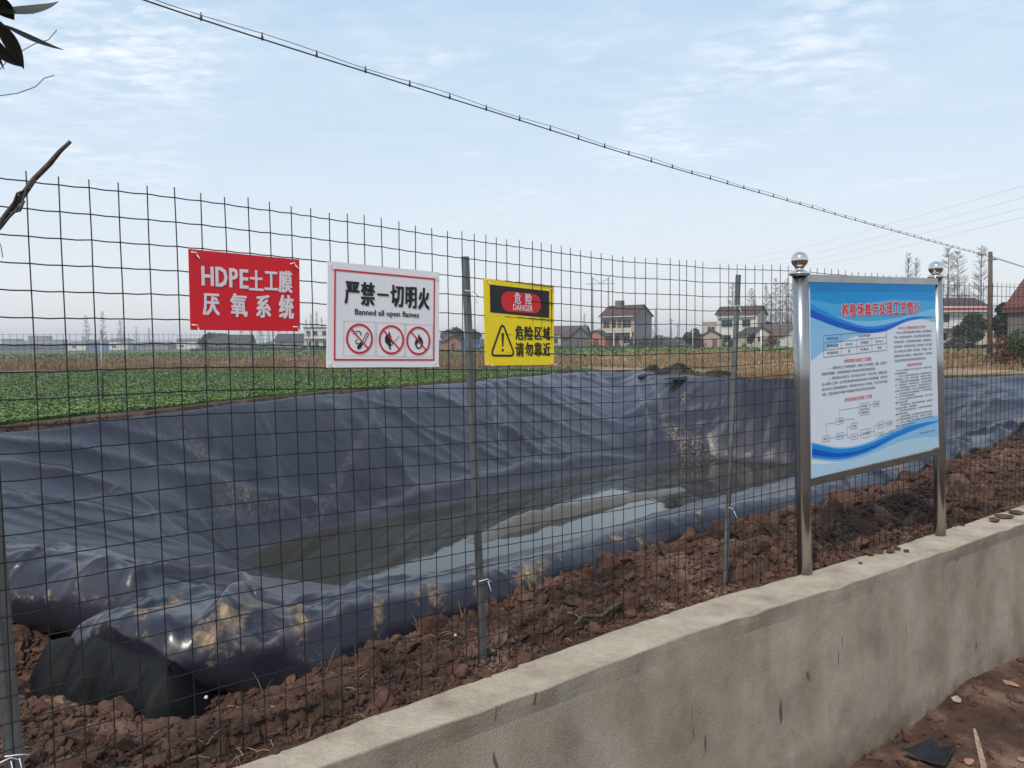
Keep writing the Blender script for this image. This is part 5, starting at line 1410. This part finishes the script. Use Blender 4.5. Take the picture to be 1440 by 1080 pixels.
# ------------------------------------------------------------------ field plants
M['crop'] = mat('crop_leaf', (.06, .13, .03), .55, var=[(.045, .080, .024), (.095, .165, .042), (.15, .23, .062), (.25, .33, .12)], scale=2.2, detail=10, spec=.4)
M['straw'] = mat('straw', (.34, .25, .13), .9, var=[(.12, .075, .04), (.24, .155, .085), (.38, .28, .17)], scale=.5, detail=10)
def field_plants(name, label, m, n, rlo, rhi, azlo, azhi, test, size, upright, seed, blades=3):
    r_ = np.random.default_rng(seed)
    a = np.radians(r_.uniform(azlo, azhi, n)); u = r_.uniform(1 / rhi, 1 / rlo, n); rr_ = 1 / u
    x = rr_ * np.sin(a); y = rr_ * np.cos(a); z, s_, d = terrain_h(x, y)
    ok = test(x, y, d); x, y, z = x[ok], y[ok], z[ok]; n = len(x)
    x = np.repeat(x, blades); y = np.repeat(y, blades); z = np.repeat(z, blades); N = n * blades
    sz = size * r_.uniform(.6, 1.35, N) * np.clip(np.hypot(x, y) / 30, 1, 2.2); h = r_.uniform(0, 6.283, N)
    dx, dy = np.cos(h), np.sin(h); L = sz; Wd = sz * (.09 if upright else .34)
    lift = sz * (r_.uniform(.7, 1.2, N) if upright else r_.uniform(.25, .8, N)); ou = sz * (r_.uniform(0, .5, N) if upright else r_.uniform(.5, 1.0, N))
    px_, py_ = -dy, dx
    z0 = z + (0 if upright else .03)
    A = np.c_[x, y, z0 - .01]; B = np.c_[x + dx * ou * .55 + px_ * Wd, y + dy * ou * .55 + py_ * Wd, z0 + lift * .8]; D = np.c_[x + dx * ou * .55 - px_ * Wd, y + dy * ou * .55 - py_ * Wd, z0 + lift * .75]
    C_ = np.c_[x + dx * ou, y + dy * ou, z0 + lift * (1.1 if upright else .75)]
    V = np.stack([A, B, C_, D], 1).reshape(-1, 3)
    tag(npmesh(name, V, np.arange(4 * N).reshape(N, 4), m, smooth=False), label, None, kind='stuff')
def zone(x, y):
    return x < 4.0 - (y - 28) * .12 + fbm(x * .25, y * .25, 81, 3) * 3
field_plants('crop_plants', 'leafy green crop growing across the field on the left', M['crop'], 170000, 10, 44, -42, 12, lambda x, y, d: zone(x, y) & (-d > 1.0 + fbm(x * .4, y * .4, 83, 3)) & (y < 42 + fbm(x * .06, y * .06, 82, 3) * 12), .056, False, 5, 3)
field_plants('far_crop_plants', 'thin green rows of a farther field', M['crop'], 24000, 54, 190, -42, 40, lambda x, y, d: (y > 60 + fbm(x * .06, y * .06, 82, 3) * 18), .16, False, 6, 2)
field_plants('stubble_plants', 'brown dry stalks in the strip beyond the green crop', M['straw'], 16000, 38, 80, -42, 14, lambda x, y, d: zone(x, y) & (y > 40 + fbm(x * .06, y * .06, 82, 3) * 14), .16, True, 7, 3)
field_plants('dry_grass', 'dry straw coloured grass on the rough ground beyond the pond', M['straw'], 22000, 22, 75, -4, 42, lambda x, y, d: ~zone(x, y) & (-d > .6) & (fbm(x * .3, y * .3, 84, 3) > -.12), .15, True, 8, 3)
field_plants('weeds', 'low green weeds among the dry grass beyond the pond', M['crop'], 9000, 22, 70, -4, 42, lambda x, y, d: ~zone(x, y) & (-d > .6) & (fbm(x * .2, y * .35, 85, 3) > .12), .12, False, 9, 3)

# ------------------------------------------------------------------ far fence
ffp = np.array([(-16, 12.5), (-10.4, 15.6), (-8.6, 17.2), (-6.9, 20), (-4.6, 25), (-1.0, 32), (3.5, 38.5)], float)
ffp = smooth(resample(ffp, .12), 40)
ff = empty('far_wire_fence', (ffp[0][0], ffp[0][1], GZ), 'thin grey wire fence on the far side of the pond, in front of the crop', 'fence')
f0 = np.array([ffp[0][0], ffp[0][1], GZ])
M['wire_far'] = mat('weathered_wire', (.10, .12, .12), .6, .3)
mb = MB()
for i in range(0, len(ffp)):
    h_ = 1.52 + .03 * float(vnoise(np.array(i * .05), np.array(1.), 55)); p = np.array([ffp[i][0], ffp[i][1], GZ])
    mb.tube([p - f0, p + (0, 0, h_) - f0], .0042, 3, False)
for k in range(13):
    mb.tube([np.array([q[0], q[1], GZ + .06 + k * .12 + .02 * float(vnoise(np.array(i * .3), np.array(k * 1.), 56))]) - f0 for i, q in enumerate(ffp[::6])], .0042, 3, False)
tag(mb.build('mesh', M['wire_far'], ff), kind='stuff')
for i in range(17, len(ffp), 52):
    mb = MB(); mb.smooth = True; p = np.array([ffp[i][0], ffp[i][1], GZ]); mb.tube([p - f0 - (0, 0, .1), p - f0 + (0.02, 0, 1.58)], .022, 8); mb.build('post', M['galv'], ff)
# two pale stakes beyond the pond
for x, y0, y1, Zd, lb in ((1070, 465, 500, 60, 'thin pale stake standing in the dry grass left of the information board'), (974, 462, 486, 120, 'thin white pole standing left of the cream annex')):
    a = ony(x, y0, Zd); mb = MB(); mb.smooth = True; h_ = a[2] - GZ; mb.tube([(0, 0, -.1), (.03, 0, h_ * .6), (0, 0, h_)], .045, 8); mb.tube([(0, 0, h_), (0, 0, h_ + .06)], [.06, .03], 8)
    tag(mb.build('stake', M['white'], None, (a[0], a[1], GZ)), lb, 'stake')

# ------------------------------------------------------------------ heaps of folded sheet beyond the rim
M['tarp'] = mat('black_sheet', (.005, .005, .007), .5, spec=.3)
M['tarp_brown'] = mat('dirty_sheet', (.05, .038, .03), .7)
def sheet_heap(name, label, xy, w, d, h, m, seed, cat='plastic sheet'):
    n = 34; u, v = np.meshgrid(np.linspace(-1, 1, n), np.linspace(-1, 1, n)); u = u.ravel(); v = v.ravel()
    e = np.clip(1 - (np.abs(u) ** 2.6 + np.abs(v) ** 2.6), 0, 1) ** .4
    fold = 1 - 2.4 * np.abs(fbm(u * 1.7 + v * .8, v * 1.4 - u * .3, seed, 2)); pk = np.exp(-((u - .15) / .42) ** 2) * .9 + .35
    z = h * e * np.clip(fold, .1, 1) * pk + .02 * fbm(u * 6, v * 6, seed + 3, 2) * e
    V = np.c_[u * w / 2 + .05 * w * fbm(v * 2, u * 2, seed + 8, 2), v * d / 2, z]
    ii = np.arange(n * n).reshape(n, n); F_ = np.stack([ii[:-1, :-1], ii[:-1, 1:], ii[1:, 1:], ii[1:, :-1]], -1).reshape(-1, 4)
    o = npmesh(name, V, F_, m, smooth=False); p = onz(*xy, .97); q = p[:2] / np.linalg.norm(p[:2]); o.location = (p[0] + q[0] * .9, p[1] + q[1] * .9, GZ - .10)
    return tag(o, label, cat)
sheet_heap('folded_sheet', 'peaked heap of folded black sheet lying on the far bank of the pond', (945, 524), 2.8, 1.0, .44, M['tarp'], 401)
sheet_heap('folded_sheet', 'low flat fold of dark sheet left of the peaked heap on the far bank', (915, 521), 1.7, .9, .34, M['tarp'], 433)
sheet_heap('folded_sheet', 'long low black fold trailing right of the peaked heap on the far bank', (1000, 527), 3.2, .8, .26, M['tarp'], 419)
sheet_heap('folded_sheet', 'small brown and black crumpled sheet on the far bank below the yellow sign', (800, 523), 1.9, 1.0, .32, M['tarp_brown'], 427)

# ------------------------------------------------------------------ overhead cable, pole, pylon, lines
M['wood'] = mat('pole_wood', (.10, .075, .055), .95, var=.35, scale=3, stretch=(6, 6, .6), bump=.5, bscale=20)
M['cable'] = mat('cable', (.02, .02, .022), .6)
Pp = ony(1390, 480, 45); ptop = ony(1388.5, 354, 45)[2]
pole = empty('utility_pole', (Pp[0], Pp[1], GZ), 'weathered wooden pole carrying the overhead cable, in front of the banded house', 'utility pole')
mb = MB(); mb.smooth = True; h_ = ptop - GZ; mb.tube([(0.12, 0, -.3), (.06, 0, h_ * .5), (0, 0, h_)], [.135, .125, .11], 12); mb.build('shaft', M['wood'], pole)
mb = MB(); mb.box(-.05, .3, -.14, -.10, h_ - .50, h_ - .42); mb.lathe([(.125, h_ - .52), (.125, h_ - .40)], n=12); mb.build('bracket', M['galv'], pole)
cp = [(185, 0), (330, 42), (500, 97), (630, 137), (750, 175), (880, 217), (1000, 252), (1100, 280), (1200, 309), (1300, 337), (1388, 360)]
A0 = np.array([-5.5, 11.2]); A1 = np.array([Pp[0], 45.0])
def on_line(x, y):
    d = ray(x, y); e = A1 - A0; n2 = np.array([e[1], -e[0]]); t = (A0 @ n2) / (d[:2] @ n2); return CAM + t * d
cpts = [on_line(x, y) for x, y in cp]
e = cpts[0] - cpts[1]
cpts = [cpts[0] + e * 3.5 + np.array([0, 0, .9]), cpts[0] + e * 1.5 + np.array([0, 0, .15])] + cpts
d_end = ray(1440, 376); pe = CAM + d_end * (70 / d_end[1])
cpts2 = cpts + [pe, pe + (pe - cpts[-1]) * .8]
def dense(P_, step=.5):
    P_ = np.array(P_); s = np.r_[0, np.cumsum(np.linalg.norm(np.diff(P_, axis=0), axis=1))]; t = np.arange(0, s[-1], step)
    Q = np.c_[[np.interp(t, s, P_[:, k]) for k in range(3)]].T
    for _ in range(30): Q[1:-1] = Q[1:-1] * .5 + (Q[2:] + Q[:-2]) * .25
    return Q
Q = dense(cpts2)
cab = empty('overhead_cable', tuple(Q[0]), 'black overhead cable clipped below a thin wire, crossing the sky to the wooden pole', 'cable')
q0 = Q[0]; mb = MB(); mb.smooth = True; mb.tube([p - q0 for p in Q], .013, 6); mb.build('cable', M['cable'], cab)
mb = MB(); mb.smooth = True
mb.tube([p - q0 + np.array([0, 0, .075 + .02 * math.sin(i * .9)]) for i, p in enumerate(Q)], .006, 4); mb.build('messenger_wire', M['cable'], cab)
mb = MB(); mb.lathe([(.016, -.02), (.022, -.01), (.022, .03), (.010, .075), (.010, .105)], n=6); clip0 = mb.build('clip', M['cable'], cab)
for n_, i in enumerate(range(1, len(Q) - 1, 2)):
    o = clip0 if n_ == 0 else clip0.copy()
    if n_: COL.objects.link(o)
    o.parent = cab; o.location = Q[i] - q0
# distant H-frame pylon with thin power lines
Zp = 190
pl_ = ony(845, 480, Zp); ztop = ony(845, 391, Zp)[2] - GZ
M['pylon'] = mat('pylon_grey', (.22, .22, .22), .7)
py = empty('power_pylon', (pl_[0], pl_[1], GZ), 'two-legged concrete power pylon with a V-shaped top behind the tall farmhouse', 'pylon')
for x in (-2.0, 1.9):
    mb = MB(); mb.smooth = True; mb.tube([(x, 0, -.2), (x, 0, ztop)], [.24, .15], 8); mb.build('leg', M['pylon'], py)
mb = MB(); mb.tube([(-3.6, .2, ztop - 1.4), (3.6, .2, ztop - 1.4)], .09, 5); mb.build('crossarm', M['pylon'], py)
mb = MB(); mb.tube([(-2.5, -.2, ztop + .5), (0, -.2, ztop - 1.4), (2.5, -.2, ztop + .5)], .08, 5); mb.build('brace', M['pylon'], py)
for i, (xr, yr, xl, yl) in enumerate(((1440, 262, 1120, 352), (1440, 278, 1128, 362), (1440, 293, 1140, 368), (1440, 306, 1165, 372))):
    a = CAM + ray(xr, yr) * 62; b_ = ony(840 + i * 4, 396, Zp); m_ = ony(xl, yl, 128)
    s_ = a + (a - m_) * 1.6 + np.array([0, 0, 1.0])
    Q2 = dense([s_, a, m_, b_], 3.0); mb = MB(); mb.tube([p - Q2[0] for p in Q2], .008, 4)
    tag(mb.build('power_line', M['pylon'], None, tuple(Q2[0])), ('topmost', 'second from the top', 'third from the top', 'lowest')[i] + ' of the four thin power lines at the right edge', 'power line', 'thin power lines at the right')
for x, yt in ((953, 455), (944, 448)):
    a = ony(x, yt, 175); mb = MB(); mb.smooth = True; h_ = a[2] - GZ; mb.tube([(0, 0, 0), (0, 0, h_)], [.16, .12], 7); mb.tube([(-.8, 0, h_ - .5), (.8, 0, h_ - .5)], .05, 4)
    tag(mb.build('small_pole', M['pylon'], None, (a[0], a[1], GZ)), 'slim pole right of the tall farmhouse, ' + ('right one of two' if x == 953 else 'left one of two'), 'pole', 'slim poles right of the farmhouse')

# ------------------------------------------------------------------ twigs and leaves close to the lens
M['leaf'] = mat('oleander_leaf', (.022, .026, .016), .45, var=.3, scale=20); M['stem_b'] = mat('branch_bark', (.075, .062, .052), .9, var=.4, scale=40, stretch=(1, 1, .3), bump=.6, bscale=120)
def cpx(x, y, Zd): return ony(x, y, Zd)
o0 = cpx(-12, 20, .75)
br_ = empty('leafy_branch', tuple(o0), 'tip of a dark leafy branch hanging in at the top left corner', 'branch')
def leaf(pa, pb, w, bend, tilt, Zd):
    a = cpx(*pa, Zd) - o0; b_ = cpx(*pb, Zd * 1.04) - o0; ax = b_ - a; L = np.linalg.norm(ax); ax /= L
    side_ = np.cross(ax, [0, 1, 0]); side_ /= np.linalg.norm(side_); n = np.cross(side_, ax); sd_ = side_ * math.cos(tilt) + n * math.sin(tilt); nn = np.cross(ax, sd_)
    mb = MB(); mb.smooth = True; K = 12
    for i in range(K + 1):
        t = i / K; ww = w * (math.sin(math.pi * min(1, t * 1.02)) ** .8) * (1 - .35 * t) + .0003; c = a + ax * L * t + side_ * bend * math.sin(math.pi * t) * L
        if t > .85: c = c + side_ * bend * -(t - .85) * L
        mb.v += [tuple(c + sd_ * ww + nn * ww * .35), tuple(c), tuple(c - sd_ * ww + nn * ww * .35)]
    for i in range(K):
        for j_ in range(2): k = i * 3 + j_; mb.face(k, k + 1, k + 4, k + 3)
    mb.build('leaf', M['leaf'], br_)
leaf((2, 34), (90, 71), .0058, -.05, .9, .75); leaf((-6, 26), (34, 97), .0078, .04, .25, .75); leaf((-20, 44), (32, 95), .0070, -.10, .3, .78)
leaf((-6, 16), (84, 3), .0090, -.10, .5, .74); leaf((10, 16), (48, 20), .0012, .0, .9, .76); leaf((-14, -12), (20, 28), .010, 0, .2, .73); leaf((-10, 0), (60, -14), .009, .05, .3, .77); leaf((-10, 60), (6, 98), .0022, .0, .3, .79)
mb = MB(); mb.smooth = True; mb.tube([cpx(-70, -60, .76) - o0, cpx(-30, -5, .76) - o0, cpx(-2, 32, .76) - o0], [.005, .004, .002], 7); mb.build('stem', M['stem_b'], br_)
o1 = cpx(-60, 395, .95)
db = empty('dry_branch', tuple(o1), 'broken dry stick slanting up from the left edge in front of the fence', 'branch')
mb = MB(); mb.smooth = True
pp = [(-60, 395), (-20, 345), (0, 315), (14, 296), (34, 272), (48, 252), (70, 230), (84, 213), (99, 199)]
mb.tube([cpx(x, y, .95) - o1 for x, y in pp], [.0044, .0042, .0038, .0036, .0037, .0032, .0032, .0026, .0022], 9); mb.build('stem', M['stem_b'], db)
mb = MB(); mb.smooth = True
for P_ in ([(0, 322), (12, 306), (30, 288), (38, 262)], [(8, 305), (20, 283), (24, 272), (42, 264), (50, 252)], [(14, 300), (28, 296), (34, 282)]):
    mb.tube([cpx(x, y, .945) - o1 for x, y in P_], [.0014, .0016, .0015] + [.0010] * (len(P_) - 3), 5)
mb.build('side_twig', M['stem_b'], db)
M['tendril'] = mat('tendril', (.18, .15, .12), .8)
for P_, lb in (([(-10, 136), (25, 131), (50, 122), (62, 110), (76, 106)], 'thin curling tendril above the dry stick at the left edge'), ([(-4, 102), (15, 80), (48, 62), (68, 56), (80, 42)], 'straight thin tendril behind the hanging leaves'), ([(-6, 330), (1, 345), (4, 362)], 'short thin tendril below the dry stick at the left edge')):
    oo = cpx(*P_[0], .85); mb = MB(); mb.smooth = True; q = [cpx(x, y, .85) - oo for x, y in P_]; mb.tube(q, .00055, 4)
    tag(mb.build('tendril', M['tendril'], None, tuple(oo)), lb, 'tendril')

# ------------------------------------------------------------------ yard in front of the wall, litter
def ground_at(px_, py_, z0=YARD_Z):
    p = onz(px_, py_, z0)
    for _ in range(4):
        z = float(terrain_h(np.array([p[0]]), np.array([p[1]]))[0][0]); p = onz(px_, py_, z)
    return p
r_ = np.random.default_rng(31); n = 14000
a = np.radians(r_.uniform(5, 60, n)); q = r_.uniform(1.6, 7, n); x, y = q * np.sin(a), q * np.cos(a); z, s_, _d = terrain_h(x, y); ok = s_ < -.12
Pn = np.c_[x, y, z][ok]
o = scatter('yard_clods', Pn, np.clip(np.exp(r_.normal(math.log(.0085), .6, len(Pn))), .003, .045), SH1, IF1, M['clod'], .1)
tag(o, 'small clods and crumbs of earth on the yard below the wall', 'soil clods', kind='stuff')
def straws(name, label, P_, m, seed, L0=.05):
    r_ = random.Random(seed); mb = MB()
    for p in P_:
        a = r_.uniform(0, 6.28); L = L0 * r_.uniform(.4, 1.6); d = np.array([math.cos(a) * L, math.sin(a) * L, r_.uniform(-.2, .3) * L]); p = np.array(p[:3]) + (0, 0, .012)
        mb.tube([p - d / 2, p + np.array([0, 0, L * .12]), p + d / 2], r_.uniform(.0006, .0016), 3, False)
    tag(mb.build(name, m), label, None, kind='stuff')
Ps = soil_points(420, .03); straws('soil_straw', 'pale straw bits and rootlets scattered over the soil by the fence', Ps, M['straw'], 1)
straws('yard_straw', 'pale straw bits scattered on the yard below the wall', Pn[rng.choice(len(Pn), 170)], M['straw'], 2, .07)
r_ = random.Random(77); mb = MB(); wp_ = soil_points(5000, .02); wp_ = wp_[(wp_[:, 3] < .12) & (wp_[:, 3] > .0)][:70]
for p in wp_:
    for _ in range(r_.randint(2, 5)):
        a = r_.uniform(0, 6.28); L = r_.uniform(.03, .09); e = np.array([math.cos(a) * L * .6, math.sin(a) * L * .6, L]); b0_ = np.array(p[:3])
        mb.tube([b0_, b0_ + e * .55 + np.array([0, 0, .01]), b0_ + e], [.0013, .0010, .0004], 3, False)
tag(mb.build('dry_weeds', M['straw']), 'thin dry weed stalks sprouting along the edge of the liner', None, kind='stuff')
# litter one can pick out
M['blackp'] = mat('black_plastic', (.008, .009, .013), .55); M['stick'] = mat('split_wood', (.30, .20, .14), .85, var=[(.14, .08, .055), (.34, .23, .16), (.48, .36, .27)], scale=16, stretch=(6, 1, 6))
p = ground_at(1312, 1066)
n = 16; u, v = np.meshgrid(np.linspace(-1, 1, n), np.linspace(-1, 1, n)); u, v = u.ravel(), v.ravel()
V = np.c_[u * .075 * (1 - .25 * v), v * .11 + .02 * u, .014 + .018 * fbm(u * 1.6, v * 1.6, 7, 2) + .012 * u * u]
ii = np.arange(n * n).reshape(n, n); o = npmesh('plastic_scrap', V, np.stack([ii[:-1, :-1], ii[:-1, 1:], ii[1:, 1:], ii[1:, :-1]], -1).reshape(-1, 4), M['blackp']); o.location = p + (0, 0, .015); o.rotation_euler = (0, 0, -.9)
so = o.modifiers.new('thickness', 'SOLIDIFY'); so.thickness = .002
tag(o, 'crumpled scrap of black plastic on the yard at the bottom right', 'plastic scrap')
a = ground_at(1370, 1030); b_ = ground_at(1387, 1100); mb = MB()
dd = (b_ - a); sd_ = np.cross(dd / np.linalg.norm(dd), [0, 0, 1]); 
for t, w in ((0, .006), (.3, .011), (.7, .013), (1, .014)):
    c = a + dd * t + (0, 0, .018) - a
    for s1, s2 in ((-1, -1), (1, -1), (1, 1), (-1, 1)): mb.v.append(tuple(c + sd_ * s1 * w + np.array([0, 0, s2 * w * .6])))
for i in range(3):
    for j_ in range(4): mb.face(i * 4 + j_, i * 4 + (j_ + 1) % 4, i * 4 + 4 + (j_ + 1) % 4, i * 4 + 4 + j_)
mb.face(0, 1, 2, 3); mb.face(12, 13, 14, 15)
tag(mb.build('wood_splinter', M['stick'], None, tuple(a)), 'split wooden stake lying on the yard at the bottom right', 'stick')
M['chip'] = mat('brick_chip', (.34, .19, .12), .9, var=.25, scale=15, bump=.4); M['stone'] = mat('pale_stone', (.36, .30, .24), .9, var=.25, scale=15, bump=.4)
def chunk(name, x, y, s, m, label, cat, k, z0=YARD_Z, shp=(1, 1, .6), z=None):
    p = ground_at(x, y, z0) if z is None else onz(x, y, z)
    o = npmesh(name, SH2[k % 16] * np.array(shp) * s, IF2, m, smooth=False); o.location = p + np.array([0, 0, s * .3]); o.rotation_euler = (0, 0, k)
    return tag(o, label, cat)
chunk('brick_chip', 1362, 1073, .024, M['chip'], 'orange brick chip left of the wooden stake at the bottom edge', 'brick chip', 1, shp=(1.3, .8, .6))
chunk('brick_chip', 1421, 963, .03, M['chip'], 'flat tan brick chip lying near the right edge of the yard', 'brick chip', 2, shp=(1.5, .9, .5))
chunk('brick_chip', 1438, 1070, .024, M['chip'], 'pinkish brick chip in the bottom right corner', 'brick chip', 3)
chunk('stone', 1345, 985, .028, M['stone'], 'pale stone lying at the foot of the wall', 'stone', 4, shp=(1.6, .9, .4))
clods_on_wall = [(1222, 779, .03, 'leftmost and flat'), (1236, 777, .024, 'second from the left'), (1252, 775, .028, 'third from the left'), (1262, 772, .018, 'fourth from the left'), (1274, 775, .014, 'rightmost and smallest'), (1210, 792, .010, 'single crumb at the left')]
for i, (x, y, s, lb) in enumerate(clods_on_wall):
    chunk('soil_clod', x, y, s, M['clod'], 'soil clod on the wall top below the board, ' + lb, 'soil clod', 5 + i, z=WALL_TOP + .002, shp=(1.4, 1.1, .5))
for i, (x, y, s, lb) in enumerate(((1398, 733, .035, 'leftmost'), (1412, 728, .04, 'middle'), (1430, 723, .045, 'rightmost'))):
    chunk('soil_clod', x, y, s, M['clod'], lb + ' soil clod on the far end of the wall top at the right edge', 'soil clod', 11 + i, z=WALL_TOP + .002, shp=(1.4, 1.1, .4))
for i, (x, y, lb) in enumerate(((640, 1010, ''),)):
    pass
# white scraps on the soil
M['paper'] = mat('white_scrap', (.7, .7, .68), .7)
for i, (x, y, s, lb) in enumerate(((131, 1056, .008, 'tiny white pebble on the dark soil near the left post'), (640, 893, .010, 'pink-white scrap on soil lumps near the liner'), (290, 980, .010, 'white pebble on the soil below the liner corner'), (1150, 734, .014, 'white pebble on the soil behind the left board post'))):
    p = onz(x, y, SOIL_Z + .03); z = float(terrain_h(np.array([p[0]]), np.array([p[1]]))[0][0]) + .02; p = onz(x, y, z)
    o = npmesh('pebble', SH1[i] * s, IF1, M['paper'], smooth=False); o.location = p; tag(o, lb, 'pebble')
# dead root lying on the soil
rp = [(808, 878), (820, 866), (845, 866), (860, 855), (885, 840), (905, 830)]
oo = onz(*rp[0], SOIL_Z + .05); mb = MB(); mb.smooth = True; mb.tube([onz(x, y, SOIL_Z + .055) - oo for x, y in rp], [.004, .008, .007, .009, .006, .002], 6)
tag(mb.build('dead_root', M['stem_b'], None, tuple(oo)), 'dark dead root lying across the soil lumps in front of the liner', 'root')

# ------------------------------------------------------------------ haze
hz = bpy.data.materials.new('haze'); hz.use_nodes = True; n, l = hz.node_tree.nodes, hz.node_tree.links; n.clear()
v = n.new('ShaderNodeVolumePrincipled'); v.inputs['Color'].default_value = (.86, .89, .95, 1); v.inputs['Density'].default_value = .0008; v.inputs['Anisotropy'].default_value = .2
oo_ = n.new('ShaderNodeOutputMaterial'); l.new(v.outputs[0], oo_.inputs['Volume'])
mb = MB(); mb.box(-1560, 1560, -1560, 1560, WATER_Z - 1.6, 24); hb = mb.build('haze', hz); tag(hb, kind='stuff')
hb.display_type = 'WIRE'
